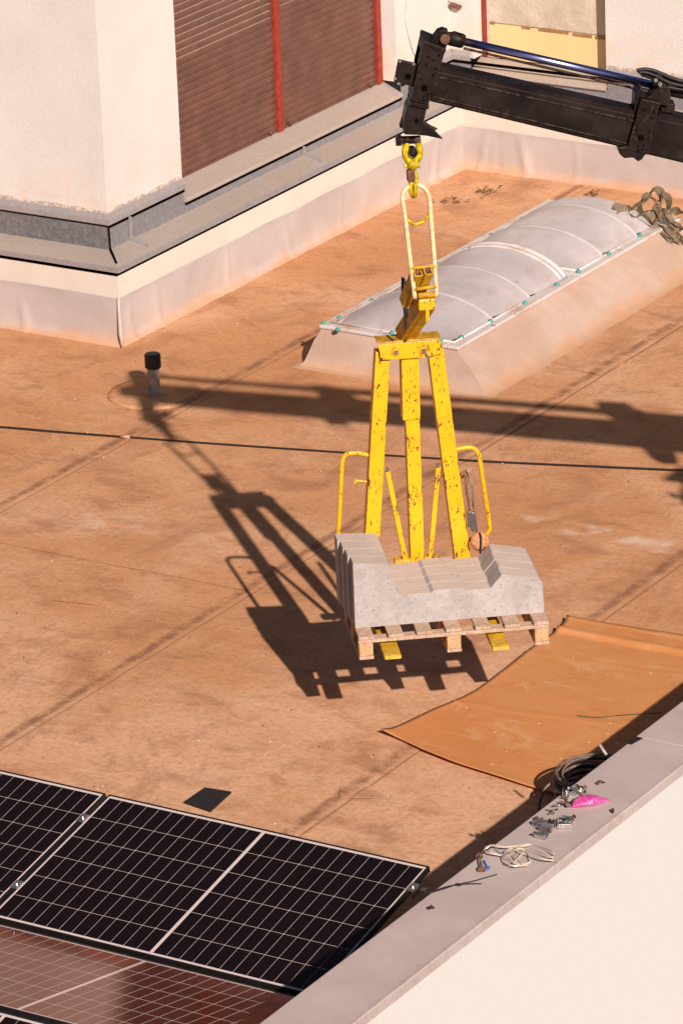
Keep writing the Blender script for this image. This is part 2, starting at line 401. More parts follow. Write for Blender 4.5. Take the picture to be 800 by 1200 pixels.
# rough plaster edge where the stucco stops at the flashing
MPE = simple('crumbled_plaster', (.52, .43, .37), .95, var=.45, scale=28, bump=.6)
def rough_edge(P0, P1, out, zz, name):
    P0, P1, out = Vector(P0), Vector(P1), Vector(out); n = int((P1-P0).length/.02)
    mm = MB(); i0 = 0; pts = []
    for k in range(n+1):
        p = P0.lerp(P1, k/n); r = .004+.005*noise.noise(p*9)+.003*random.random(); h = -.012+.018*noise.noise(p*7+Vector((5, 0, 0)))+.006*random.random()
        mm.v += [p+Vector((0, 0, zz+.05+h)), p+out*r+Vector((0, 0, zz+.02+h*.6)), p+out*r*.9+Vector((0, 0, zz-.012+h*.4)), p+Vector((0, 0, zz-.03))]
    for k in range(n):
        for j in range(3): a = k*4+j; mm.f.append((a, a+4, a+5, a+1))
    mm.build(name, MPE, bld)
JY = Y0-.02
rough_edge((XU-.002, YU, 0), (XU-.002, Y0-.02, 0), (1, 0, 0), ZB-.01, 'plaster_edge')
rough_edge((XL, YU+.002, 0), (XU, YU+.002, 0), (0, -1, 0), ZB-.01, 'plaster_edge')
rough_edge((XU-.002, Y1, 0), (XU-.002, YFU, 0), (1, 0, 0), ZB-.01, 'plaster_edge')
rough_edge((X3, YFU+.002, 0), (XR, YFU+.002, 0), (0, -1, 0), ZB-.01, 'plaster_edge')
# plinth below the ledge
MB().abox(XL, XW, YW, YF+.3, -.1, .60).build('plinth', MPL, bld)
MB().abox(XW, XR, YF, YF+.3, -.1, .60).build('plinth', MPL, bld)
# zinc ledge, swept round two corners: convex at (XW,YW), concave at (XW,YF)
def sweep(prof, name, mat, yspan=None, sides='LMF', th=None):
    """prof: list of (offset outward from the upper wall, z). L: face -Y, M: face +X, F: far face -Y"""
    mm = MB()
    for k in range(len(prof)-1):
        (a, za), (b, zb) = prof[k], prof[k+1]
        if 'L' in sides: mm.face([(XL, YU-a, za), (XL, YU-b, zb), (XU+b, YU-b, zb), (XU+a, YU-a, za)])
        if 'M' in sides:
            s0, s1 = yspan or (None, None)
            ya0 = YU-a if s0 is None else s0; yb0 = YU-b if s0 is None else s0
            ya1 = YFU-a if s1 is None else s1; yb1 = YFU-b if s1 is None else s1
            mm.face([(XU+a, ya0, za), (XU+b, yb0, zb), (XU+b, yb1, zb), (XU+a, ya1, za)])
        if 'F' in sides: mm.face([(XU+a, YFU-a, za), (XU+b, YFU-b, zb), (XR, YFU-b, zb), (XR, YFU-a, za)])
    return mm.build(name, mat, bld)
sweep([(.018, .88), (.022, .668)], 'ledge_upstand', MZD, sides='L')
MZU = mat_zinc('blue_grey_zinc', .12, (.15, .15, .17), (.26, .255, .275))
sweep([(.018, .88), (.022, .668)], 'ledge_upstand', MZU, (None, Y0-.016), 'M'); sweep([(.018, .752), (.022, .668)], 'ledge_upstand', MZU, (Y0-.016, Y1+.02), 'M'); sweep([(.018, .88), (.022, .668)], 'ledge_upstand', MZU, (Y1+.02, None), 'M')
mm = MB()
for x0, x1, zt_ in ((XU+.02, X2-.05, .88), (X2-.05, X3+.02, .752), (X3+.02, XR, .88)): mm.face([(x0, YFU-.018, zt_), (x0, YFU-.022, .668), (x1, YFU-.022, .668), (x1, YFU-.018, zt_)])
mm.build('ledge_upstand', MZU, bld)
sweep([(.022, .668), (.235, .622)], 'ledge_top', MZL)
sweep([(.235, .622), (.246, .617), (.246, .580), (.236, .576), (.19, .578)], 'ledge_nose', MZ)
# cap flashing under the stucco, with its own drip edge
fl = [(-.01, .952), (.036, .905), (.042, .868), (.036, .862), (.02, .866)]
sweep(fl, 'cap_flashing', MZ, sides='L'); sweep(fl, 'cap_flashing', MZ, (None, Y0-.015), 'M')
sweep(fl, 'cap_flashing', MZ, (Y1+.02, None), 'M')
mm = MB()
for k in range(len(fl)-1):
    (a, za), (b, zb) = fl[k], fl[k+1]
    for x0, x1 in ((XU, X2-.05), (X3+.02, XR)):
        mm.face([(max(x0, XU+a) if x0 == XU else x0, YFU-a, za), (max(x0, XU+b) if x0 == XU else x0, YFU-b, zb), (x1, YFU-b, zb), (x1, YFU-a, za)])
mm.build('cap_flashing', MZ, bld)
sweep([(.030, .866), (.028, .850)], 'joint_shadow', MDK, sides='L'); sweep([(.030, .866), (.028, .838)], 'joint_shadow', MDK, (None, Y0-.015), 'M')  # near-black strips put in as the shadow line under flashing and sill lip
sweep([(.032, .757), (.030, .728)], 'joint_shadow', MDK, (Y0-.015, Y1+.02), 'M'); sweep([(.030, .866), (.028, .838)], 'joint_shadow', MDK, (Y1+.02, None), 'MF')
# window sills
s_ = [(-.17, .872), (.036, .782), (.044, .760), (.038, .752), (.02, .756)]
mm = MB()
for k in range(len(s_)-1):
    (a, za), (b, zb) = s_[k], s_[k+1]
    mm.face([(XU+a, Y0-.015, za), (XU+b, Y0-.015, zb), (XU+b, Y1+.02, zb), (XU+a, Y1+.02, za)])
mm.prism([(XU-.01, Y0-.012, .952), (XU+.042, Y0-.012, .90), (XU+.042, Y0-.012, .755), (XU-.01, Y0-.012, .755)], (0, -.003, 0))
mm.build('sill', MZL, bld)
mm = MB()
for k in range(len(s_)-1):
    (a, za), (b, zb) = s_[k], s_[k+1]
    mm.face([(X2-.05, YFU-a, za), (X2-.05, YFU-b, zb), (X3+.02, YFU-b, zb), (X3+.02, YFU-a, za)])
mm.build('sill', MZL, bld)
# standing welts where the ledge sheets meet, and the open mitre at the corner
def welt(y, zt=.86):
    mm = MB().prism([(XU+.023, y-.012, zt), (XU+.046, y-.012, zt), (XU+.048, y-.012, .70), (XU+.20, y-.012, .662), (XU+.20, y-.012, .622), (XU+.023, y-.012, .664)], (0, .014, 0))
    mm.build('ledge_welt', MZ, bld, bevel=.003)
welt(YU+.25); welt(29.93, .745)
MB().prism([(XU+.024, YU-.028, .862), (XU+.034, YU-.042, .862), (XU+.036, YU-.04, .69), (XU+.20, YU-.205, .648), (XU+.19, YU-.19, .633), (XU+.022, YU-.022, .668)], (.006, .010, 0)).build('ledge_welt', MDK, bld)
sweep([(.2045, .581), (.2045, .540)], 'drip_shadow', MDK)  # near-black strip drawn as the shade beneath the ledge nose
for k, (yy) in enumerate((28.9, 30.4, 31.6)): MB().lathe((XU+.20, yy, .626), (0, 0, 1), [(0, .008), (.004, .007)], 8).build('rivet', MZ, bld)
# membrane skirt, creased
def skirt(P0, P1, out, h, name, seed):
    P0, P1, out = Vector(P0), Vector(P1), Vector(out); L = (P1-P0).length
    folds = [(random.random()*L, .03+.05*random.random(), random.choice((-1, 1, 1))*(.008+.013*random.random()), random.uniform(-.25, .25)) for _ in range(int(L*1.9))]
    def fn(a, b):
        t = a*L; z = b*h
        o = .006+.010*noise.noise(Vector((t*1.6, z*2.2, seed)))+.005*noise.noise(Vector((t*6, z*6, seed)))
        for c, w_, am, sl in folds:
            o += am*math.exp(-((t-c-sl*(z-.15))/(w_*.45))**2)*min(1, (h-z)/h+.3)
        o += .045*max(0, 1-z/.07)**2
        o = max(o, .004) if b < .98 else .008
        zz = z*(1+.0)+(.012*noise.noise(Vector((t*2.2, seed, 0))) if b > .9 else 0)
        return P0.lerp(P1, a)+out*o+Vector((0, 0, zz-.006))
    mm = MB().grid(fn, int(L*34), 14)
    n0 = len(mm.v)
    return mm.build(name, MME, bld, smooth=True)
skirt((XL, YW, 0), (XW+.02, YW, 0), (0, -1, 0), .375, 'membrane_skirt', 1.)
skirt((XW, YW-.02, 0), (XW, YF, 0), (1, 0, 0), .372, 'membrane_skirt', 7.)
skirt((XW, YF, 0), (XR, YF, 0), (0, -1, 0), .355, 'membrane_skirt', 13.)
MB().tube([(XW+.006, YW-.008, .37), (XW+.010, YW-.014, .25), (XW+.018, YW-.02, .10), (XW+.05, YW-.05, 0)], [.010, .014, .018, .012], 8).build('skirt_corner_fold', MME, bld, smooth=True)

# windows of the left-hand wall
XS = XU-.15
def slat_mesh(L, holes):
    m = MB()
    def fn(a, b):      # rounded slat, half a turn deep
        z = -.0285+.057*b; o = .0055*math.sin(math.pi*b)**.7
        return (o, L*a, z)
    m.grid(fn, 1, 6)
    return m
winA = (Y0-.02, 29.825); winB = (29.935, 31.355)
for y0, y1, tall in ((winA[0], winA[1], 'left'), (winB[0], winB[1], 'right')):
    wn = MB().abox(XS-.10, XS-.012, y0, y1, .868, 2.95).build('window', MDK, bld, base=(XS, y0, .868), label='shuttered window '+('left of the red post' if tall == 'left' else 'right of the red post'))
    L = y1-y0
    proto = None; npitch = .0585; z = .90; k = 0
    while z < 2.93:
        opened = z > (1.72 if tall == 'left' else 1.78)
        if proto is None:
            proto = slat_mesh(L, False).build('slat', MSH, wn, base=(0, 0, 0), smooth=True)
            proto_loc = Vector((0, 0, z-.868)); proto.location = proto_loc
        else:
            instance(proto, wn, 'slat', (0, 0, z-.868))
        if opened:     # the slats hang apart here: a slotted strip shows between them
            ds = MB()
            nn_ = int(L/.024)
            for q in range(nn_): ds.abox(XS+.0005, XS+.0045, y0+q*.024+.004, y0+q*.024+.019, z+.0262, z+.0325)
            o = ds.build('slot_row', MSLOT, wn)
        z += npitch; k += 1
    MB().abox(XS-.008, XS+.012, y0, y1, .868, .886).build('bottom_rail', MSH, wn)
    for yy in (y0+.06, y1-.12):
        MB().lathe((XS+.012, yy, .895), (1, 0, 0), [(0, .018), (.02, .018), (.03, .012)], 10).build('stopper', MRUST, wn)
MB().abox(XS-.03, XS+.03, 29.825, 29.90, .868, 2.95).build('window_post', MRED, bld, bevel=.004, label='red window post between the shutters')
MB().abox(XS-.03, XS+.012, 29.90, 29.935, .868, 2.95).build('shutter_guide', MRUST, bld)
MB().abox(XS-.02, XS+.03, 31.355, 31.41, .868, 2.95).build('window_post', MRED, bld, bevel=.004, label='red window post at the right reveal')
MB().abox(XS-.02, XS+.018, 31.415, 31.47, .868, 2.95).build('window_post', MRED, bld, bevel=.004)
# white cable hung down the wall beside the window
MB().tube(catmull([(XU+.012, 31.66, 2.4), (XU+.014, 31.62, 1.6), (XU+.012, 31.60, 1.35), (XU+.014, 31.68, 1.1), (XU+.014, 31.78, .97)], 8), .006, 6).build('cable', simple('white_cable', (.72, .66, .58), .5), bld, smooth=True)
# rusty bracket on the far wall, at the top of the picture
p = onpl(534, 6, Vector((0, YFU-.02, 0)), Vector((0, 1, 0)))
MB().box(p+Vector((.0, -.01, .0)), (.05, 0, -.012), (0, .02, 0), (0.006, 0, .016)).build('bracket', MRUST, bld, bevel=.006)
MB().tube([p+Vector((-.06, 0, .03)), p+Vector((-.11, -.02, .028)), p+Vector((-.13, -.02, .045))], .006, 6).build('wire_end', MRUST, bld)
# far window
yg = YFU+.15
fw_ = MB().abox(X2-.02, X2+.02, yg-.02, yg+.02, .87, 2.8).build('window', MRED, bld, base=(X2, yg, .87), label='far window with yellow board behind reeded glass')
MB().abox(X2+.022, X2+.05, yg-.015, yg+.02, .87, 2.8).build('frame', MALU, fw_)
MB().abox(X3-.025, X3+.0, YFU+.10, yg+.03, .87, 2.8).build('frame', MRUST, fw_)
mg = NT('reeded_glass'); x, y, z = mg.xyz()
wv = mg.n('ShaderNodeTexWave', wave_type='BANDS', bands_direction='X'); wv.inputs['Scale'].default_value = 12; mg.lk(mg.pos, wv.inputs[0])
wv2 = mg.n('ShaderNodeTexWave', wave_type='BANDS', bands_direction='Z'); wv2.inputs['Scale'].default_value = 9; mg.lk(mg.pos, wv2.inputs[0])
mg.bump(mg.math('ADD', wv.outputs[1], wv2.outputs[1]), .25, .004); mg.b.inputs['Transmission Weight'].default_value = .55
mg.b.inputs['IOR'].default_value = 1.2
GL = mg.out((.86, .76, .58), .35, 0, .4)
MB().abox(X2+.05, X3-.025, yg-.004, yg+.002, .87, 2.8).build('pane', GL, fw_)
zb_ = 1.26
my_ = NT('yellow_board'); wv = my_.n('ShaderNodeTexWave', wave_type='BANDS', bands_direction='Z'); wv.inputs['Scale'].default_value = 11; my_.lk(my_.pos, wv.inputs[0])
wx = my_.n('ShaderNodeTexWave', wave_type='BANDS', bands_direction='X'); wx.inputs['Scale'].default_value = 11; my_.lk(my_.pos, wx.inputs[0])
cc = my_.mix(my_.math('MULTIPLY', my_.math('MULTIPLY', wv.outputs[1], wx.outputs[1]), .5), (.72, .55, .27), (.60, .44, .19))
YB = my_.out(my_.mix(my_.math('MULTIPLY', my_.ramp(my_.noise(3, 5), .4, .8), .4), cc, (.6, .42, .2)), .8)
MB().abox(X2+.05, X3-.03, yg-.02, yg-.006, .87, 1.16).build('board', YB, fw_, label='yellow board low in the far window')
mp_ = NT('crumpled_paper')
c1 = mp_.mix(mp_.ramp(mp_.noise(2.5, 5), .3, .7), (.44, .37, .28), (.58, .50, .40)); ed = mp_.vor(4.2, 'DISTANCE_TO_EDGE', vec=mp_.n('ShaderNodeVectorMath').outputs[0]) if False else mp_.vor(4.0, 'DISTANCE_TO_EDGE')
c1 = mp_.mix(mp_.math('MULTIPLY', mp_.math('MULTIPLY', mp_.ramp(ed, .0, .03, 1, 0), mp_.ramp(mp_.noise(3, 3), .45, .6)), .6), c1, (.36, .25, .15)); mp_.bump(mp_.noise(6, 4), .6, .03)
PAP = mp_.out(c1, .8)
def paper(a, b):
    x = X2+.05+(X3-.03-X2-.05)*a; z_ = 1.17+1.6*b; return (x, yg-.012-.008*noise.noise(Vector((x*6, z_*6, 0))), z_)
MB().grid(paper, 20, 26).build('paper', PAP, fw_, smooth=True, label='crumpled tan paper above the yellow board')
MTP = simple('brown_tape', (.34, .17, .07), .5)
for x0, x1 in ((.06, .10), (.36, .44), (.52, .80), (.84, 1.02), (1.05, 1.14)): MB().abox(X2+x0, X2+x1, yg-.028, yg-.022, 1.158-.02*x0, 1.180-.02*x0).build('tape', MTP, fw_)

# ---- parapet in front
par = thing('parapet_wall', ((XI+XO)/2, 20, -.4), 'low cream parapet wall with flat grey coping at lower right', 'wall')
MB().abox(XI+.03, XO-.028, 6, 33, -16, HP-.012).build('wall', MST if False else simple('parapet_render', (.665, .65, .61), .9, var=.05, scale=90, bump=.5), par)
mc = NT('coping_sheet')
c = mc.mix(mc.ramp(mc.noise(2.2, 6, .65), .3, .72), (.455, .37, .345), (.54, .455, .43)); cx, cy_, cz = mc.xyz()
edge = mc.math('MAXIMUM', mc.ramp(cx, XO-.10, XO-.005), mc.ramp(cx, XI+.005, XI+.05, 1, 0))
c = mc.mix(mc.math('MULTIPLY', mc.math('MULTIPLY', edge, mc.ramp(mc.noise(24, 6, .75), .48, .66)), .42), c, (.34, .22, .15))
c = mc.mix(mc.math('MULTIPLY', mc.ramp(mc.noise(120, 3), .5, .75), .2), c, (.30, .22, .2)); mc.bump(mc.noise(50, 4), .15, .004)
MCP = mc.out(c, .62, .0, .35)
yj1 = onz(656, 1011, HP).y; yj2 = onz(746, 864, HP).y
for y0, y1, dz in ((6, yj1-.0, 0), (yj1+.006, yj2, .0), (yj2+.006, 27, .004), (27.003, 33, 0)):
    pr = [(XI, HP-.05), (XI, HP-.003), (XI+.006, HP), (XO-.020, HP-.001), (XO-.017, HP+.004), (XO-.004, HP+.004), (XO, HP), (XO, HP-.052), (XO-.012, HP-.056), (XO-.012, HP-.02), (XI+.012, HP-.02), (XI+.012, HP-.05)]
    MB().prism([(x, y0, z+dz) for x, z in pr], (0, y1-y0, 0)).build('coping', MCP, par, kind=None)
pN = onz(746, 864, HP+.006)
MB().prism([(XI-.002, pN.y-.10, HP+.006), (XI+.035, pN.y-.10, HP+.006), (XI+.05, pN.y+.0, HP+.006), (XI-.002, pN.y, HP+.006)], (0, 0, .003)).build('joint_flap', MRUB, par)

# ================================================================== SKYLIGHT
X0s, X1s, Y0s, Yj, Y1s, ZS = -17.33, -16.15, 27.265, 29.10, 30.72, .285
sk = thing('skylight', ((X0s+X1s)/2, (Y0s+Y1s)/2, 0), 'long rooflight of milky ribbed domes on a membrane covered kerb', 'skylight')
def ring(z, l, r, f_, b_, n=24):
    pts = []
    C4 = [(X0s-l, Y0s-f_), (X1s+r, Y0s-f_), (X1s+r, Y1s+b_), (X0s-l, Y1s+b_)]
    for k in range(4):
        a, b = C4[k], C4[(k+1) % 4]
        for j in range(n): pts.append(Vector((a[0]+(b[0]-a[0])*j/n, a[1]+(b[1]-a[1])*j/n, z)))
    return pts
levels = [(ZS-.002, -.012, -.012, -.012, -.012), (ZS-.030, -.004, .006, .002, .0), (.20, .03, .085, .02, .05), (.11, .065, .175, .045, .10), (.04, .095, .245, .065, .14), (.010, .125, .285, .09, .18), (-.006, .20, .36, .15, .26)]
mm = MB(); n = 96
for z, l, r, f_, b_ in levels:
    for q in ring(z, l, r, f_, b_): mm.v.append(q+Vector((1, 1, 0))*.010*noise.noise(q*3.0)*(1 if z < .1 else .3))
for k in range(len(levels)-1):
    for j in range(n): mm.f.append((k*n+j, (k+1)*n+j, (k+1)*n+(j+1) % n, k*n+(j+1) % n))
mm.f.append(tuple(range(n))[::-1])
ko = mm.build('kerb', MCU, sk, smooth=True); km = ko.modifiers.new('edge', 'EDGE_SPLIT'); km.split_angle = R_(32)
def mat_dome():
    m = NT('milky_acrylic')
    c = m.mix(m.ramp(m.noise(2.2, 5, .6), .35, .75), (.47, .425, .425), (.58, .53, .53))
    c = m.mix(m.math('MULTIPLY', m.ramp(m.noise(4, 7, .78), .48, .68), .6), c, (.40, .31, .27))
    x, y, z = m.xyz()
    c = m.mix(m.math('MULTIPLY', m.ramp(m.noise(40, 5, .8, stretch=(.4, 2, 1)), .60, .68), m.ramp(z, ZS, ZS+.16, .75, 0)), c, (.16, .11, .09))
    m.b.inputs['Transmission Weight'].default_value = .12; m.b.inputs['Subsurface Weight'].default_value = .15
    m.b.inputs['Coat Weight'].default_value = .3; m.b.inputs['Coat Roughness'].default_value = .25
    return m.out(c, .30, 0, .55)
MDO = mat_dome()
mfr = NT('skylight_flange'); fc = mfr.mix(mfr.ramp(mfr.noise(4, 6, .7), .45, .68), (.58, .53, .52), (.50, .34, .25))
fc = mfr.mix(mfr.math('MULTIPLY', mfr.ramp(mfr.noise(7, 6, .75), .60, .68), .8), fc, (.10, .06, .05)); MFR = mfr.out(fc, .55, 0, .4)
MRIM = simple('acrylic_rim', (.54, .495, .50), .35, var=.12, scale=8)
def arc_(a): return max(0, 1-abs(2*a-1)**2.1)**.80
def bay(y0, y1, h0, h1, rise, first=False, last=False, swell=.05):
    """one bay of the vault; it climbs to its rear arch and the next bay starts a little lower"""
    def fn(a, b):
        t = b
        if first: h = h1*math.sin(t*math.pi/2)**.85
        elif last: h = (h0+(.95-h0)*min(1, t*2.2))*math.cos(max(0, t-.35)/.65*math.pi/2)**.7
        else: h = h0+(h1-h0)*math.sin(t*math.pi/2)**.75
        h += swell*math.sin(math.pi*t)**.9*(.6 if not (first or last) else .3)
        wf = 1-.085*(1-min(1, t*2.2))**2
        return ((X0s+X1s)/2+(X1s-X0s-.17)*(a-.5)*wf, y0+(y1-y0)*t, ZS+.028+rise*h*arc_(a))
    return MB().grid(fn, 40, 26)
def step(y, ha, hb, rise):
    mm = MB(); n = 40
    for k in range(n+1):
        a = k/n; x = X0s+.085+(X1s-X0s-.17)*a; x2 = (X0s+X1s)/2+(X1s-X0s-.17)*(a-.5)*.915
        mm.v += [Vector((x, y, ZS+.028+rise*ha*arc_(a))), Vector((x2, y+.012, ZS+.028+rise*hb*arc_(a)))]
    for k in range(n): mm.f.append((2*k, 2*k+2, 2*k+3, 2*k+1))
    return mm
for u_, (a0, a1, ys_, hs, rise) in enumerate(((Y0s, Yj-.012, [.10, .66, 1.22, 1.76], [(0, .78), (.30, .90), (.32, 1.0)], .190), (Yj+.012, Y1s, [.07, .50, 1.05, 1.53], [(0, .88), (.34, .97), (.45, 0)], .188))):
    fr = MB()
    fr.abox(X0s, X0s+.10, a0, a1, ZS, ZS+.028); fr.abox(X1s-.10, X1s, a0, a1, ZS, ZS+.028); fr.abox(X0s+.10, X1s-.10, a0, a0+.11, ZS, ZS+.028); fr.abox(X0s+.10, X1s-.10, a1-.11, a1, ZS, ZS+.028)
    fo = fr.build('dome_flange', MFR, sk, bevel=.008)
    q = .075; zz = ZS+.030
    MB().tube([(X0s+q, a0+q, zz), (X1s-q, a0+q, zz), (X1s-q, a1-q, zz), (X0s+q, a1-q, zz)], .011, 6, closed=True).build('bead', MFR, fo, smooth=True)
    do = None
    for k in range(3):
        y0, y1 = a0+ys_[k], a0+ys_[k+1]
        if a0+ys_[3] > a1-.02: y1 = min(y1, a1-.02)
        o = bay(y0+(.012 if k else 0), y1, hs[k][0], hs[k][1], rise, first=(k == 0), last=(u_ == 1 and k == 2)).build('dome_bay', MDO, sk, smooth=True)
        if k: step(y0, hs[k-1][1], hs[k][0], rise).build('arch_step', MDO, o)
        if not (u_ == 1 and k == 2) and not (u_ == 0 and k == 2):
            rm = MB(); hh = hs[k][1]
            for j in range(41):
                p_ = Vector((X0s+.085+(X1s-X0s-.17)*j/40, y1, ZS+.026+rise*hh*arc_(j/40)))
                rm.v += [p_+Vector((0, -.046, -.006)), p_+Vector((0, -.034, .004)), p_+Vector((0, -.004, .007)), p_+Vector((0, .008, -.003))]
            for kk in range(40):
                for j in range(3): a_ = kk*4+j; rm.f.append((a_, a_+1, a_+5, a_+4))
            rm.build('arch_rim', MRIM, o, smooth=True)
        if u_ == 0 and k == 2:
            top = [Vector((X0s+.085+(X1s-X0s-.17)*j/40, y1, ZS+.028+rise*arc_(j/40))) for j in range(41)]
            MB().face(top[::-1]).build('dome_end', MDO, o)
            r = MB()
            for off, wd, hh in ((-.075, .035, .012), (-.008, .045, .016)):
                i0 = len(r.v)
                for p_ in top: r.v += [p_+Vector((0, off-wd/2, -.003)), p_+Vector((0, off-wd/3, hh)), p_+Vector((0, off+wd/3, hh)), p_+Vector((0, off+wd/2, -.006))]
                for kk in range(40):
                    for j in range(3): a_ = i0+kk*4+j; r.f.append((a_, a_+1, a_+5, a_+4))
            r.build('arch_rib', MFR, o, smooth=True)
# dirt that has collected in the valley between the two domes
caps = [(379, 377), (395.5, 385), (459, 389), (517, 397), (540.5, 394), (574.5, 375), (615, 354), (652, 332), (677.5, 317), (713, 296.5), (749, 275), (398, 371), (436, 351), (473, 331), (513, 308), (576, 274), (612, 255), (649.5, 236), (668, 234.5)]
cm = MB().lathe((0, 0, 0), (0, 0, 1), [(0, .021), (.012, .020), (.02, .013), (.023, .004)], 10)
cap0 = None
for k, (x, y) in enumerate(caps):
    P = onz(x, y, ZS+.04)
    if cap0 is None:
        me = cm.build('screw_cap', MTEAL, sk, base=(0, 0, 0), smooth=True); me.location = Vector((P.x, P.y, ZS+.026))-wpos(sk); cap0 = me
    else: instance(cap0, sk, 'screw_cap', Vector((P.x, P.y, ZS+.026))-wpos(sk))

# ================================================================== VENT PIPE, PAD, CABLE, SHEET
b = onz(181, 461)
vp_ = thing('vent_pipe', b, 'short grey roof vent pipe with round black cap near the building corner', 'vent pipe')
MB().lathe(b, (0, 0, 1), [(-.01, .345), (.009, .335), (.012, .30), (.0125, .1)], 40).build('flashing_disc', MR, vp_, smooth=True)
MB().lathe(b+Vector((0, 0, .002)), (0, 0, 1), [(-.01, .062), (.012, .060), (.02, .044), (.25, .044)], 24).build('pipe', MGR, vp_, smooth=False)
MB().lathe(b+Vector((0, 0, .197)), (0, 0, 1), [(0, .052), (.005, .059), (.100, .059), (.110, .052), (.113, .02)], 28).build('cap', MRUB, vp_, bevel=.004)
cpad = [onz(*p) for p in ((216, 943), (240, 926.5), (271, 931.5), (247, 953.5))]
o = MB().prism([Vector((p.x, p.y, .008)) for p in cpad], (0, 0, .012)).build('rubber_pad', MRUB, base=cpad[0]+Vector((0, 0, .008)), label='small flat black rubber pad lying behind the solar panels', cat='rubber pad')
cab = [onz(-60, 499), onz(0, 502), onz(70, 508), onz(148, 514), onz(240, 521), onz(400, 532), onz(560, 542), onz(700, 548.5), onz(800, 553), onz(880, 556)]
cab = [Vector((p.x, p.y, .014)) for p in cab]
ct = thing('roof_cable', cab[5], 'thin black cable running straight across the orange roof', 'cable')
MB().tube(catmull(cab, 6), .0058, 6).build('cable', MRUB, ct, smooth=True)
pt = onz(147, 514); dr = (cab[4]-cab[3]).normalized()
MB().tube([pt-dr*.035+Vector((0, 0, .014)), pt+dr*.035+Vector((0, 0, .014))], .014, 8).build('tape', simple('tan_tape', (.50, .27, .15), .6), ct, smooth=True)
# orange sheet
def poly_at(P, t):
    L_ = [0]
    for k in range(len(P)-1): L_.append(L_[-1]+(P[k+1]-P[k]).length)
    d = t*L_[-1]
    for k in range(len(P)-1):
        if d <= L_[k+1] or k == len(P)-2: return P[k].lerp(P[k+1], (d-L_[k])/(L_[k+1]-L_[k]))
FE = catmull([onz(*q) for q in ((446, 863), (464, 868), (482, 876), (500, 885), (530, 897), (565, 908), (600, 919), (640, 931), (700, 946))]+[Vector((-11.2, 21.05, 0))], 4)
BE = catmull([onz(*q) for q in ((664, 729), (700, 735), (750, 743), (800, 751), (840, 757))]+[Vector((-11.2, 23.95, 0))], 4)
LE = catmull([onz(*q) for q in ((446, 863), (500, 838), (556, 812), (624, 762), (657, 739), (664, 729))], 4)
def sheet(a, b):
    f_, g_ = poly_at(FE, a), poly_at(BE, a); p = f_.lerp(g_, b)
    off = poly_at(LE, b)-FE[0].lerp(BE[0], b); p = p+off*(1-a)**3
    x, y = p.x, p.y
    z = .014+.005*noise.noise(Vector((x*2.0, y*2.0, 2)))
    z += .013*math.exp(-b/.018)*(.6+.5*noise.noise(Vector((a*7, 0, 4))))
    z += .008*math.exp(-a/.015)*(.5+.8*noise.noise(Vector((0, b*6, 9))))
    z += .02*math.exp(-(a*a+b*b)/.0012)
    z += .020*math.exp(-((b-.905)/.010)**2)+(.014+.004*noise.noise(Vector((a*9, 3, 3))))*(b > .91)+.018*math.exp(-(1-b)/.010)*(.7+.4*noise.noise(Vector((a*8, 7, 3))))
    # long shallow creases
    for c0, sl, am in ((.30, .25, .005), (.55, -.2, .004), (.72, .1, .004)): z += am*math.exp(-((b-c0-sl*a)/.008)**2)
    return (x, y, max(z, .010))
so_ = MB().grid(sheet, 70, 90).build('roofing_sheet', MMAT, base=(-12.4, 22.5, 0), smooth=True, label='loose orange roofing sheet with curled edge lying by the parapet', cat='roofing sheet')
md = so_.modifiers.new('th', 'SOLIDIFY'); md.thickness = .004; md.offset = 1
MB().tube(catmull([Vector((p.x, p.y, .024)) for p in (onz(676, 843), onz(700, 845), onz(735, 842), onz(775, 840))], 6), .0024, 5).build('string', simple('green_string', (.04, .08, .03), .6), base=onz(735, 842), label='thin dark green string lying on the orange sheet', cat='string')

# ================================================================== SOLAR PANELS
PW, PD, TH = 2.10, 1.222, .035
XP = -13.98; YB_, ZBp, ZTp = 18.39, .085, .330
def glazed(name, col):
    """printed cell behind antireflection glass: a dark body and a warm tinted mirror by Fresnel"""
    m = NT(name); t = m.t
    body = m.b; m.set(body.inputs['Base Color'], col); body.inputs['Roughness'].default_value = .5; body.inputs['Specular IOR Level'].default_value = 0
    gl = m.n('ShaderNodeBsdfGlossy'); gl.inputs['Color'].default_value = (1, .60, .53, 1); gl.inputs['Roughness'].default_value = .045
    bp_ = m.n('ShaderNodeBump'); bp_.inputs['Strength'].default_value = .05; bp_.inputs['Distance'].default_value = .002; m.lk(m.noise(220, 2), bp_.inputs['Height']); m.lk(bp_.outputs[0], gl.inputs['Normal'])
    fr = m.n('ShaderNodeFresnel'); fr.inputs['IOR'].default_value = 2.05
    mx = m.n('ShaderNodeMixShader'); m.lk(fr.outputs[0], mx.inputs[0]); m.lk(body.outputs[0], mx.inputs[1]); m.lk(gl.outputs[0], mx.inputs[2])
    m.lk(mx.outputs[0], t.nodes['Material Output'].inputs['Surface']); return m.m
MCELL = glazed('solar_cell', (.009, .0045, .0045)); MBACK = glazed('white_backsheet', (.66, .57, .54))
MFRA = simple('black_anodised', (.014, .012, .012), .35)
cellw, cellh = (PW-.075-.022)/24-.0035, (PD-.085)/6-.0035
cell_me = None
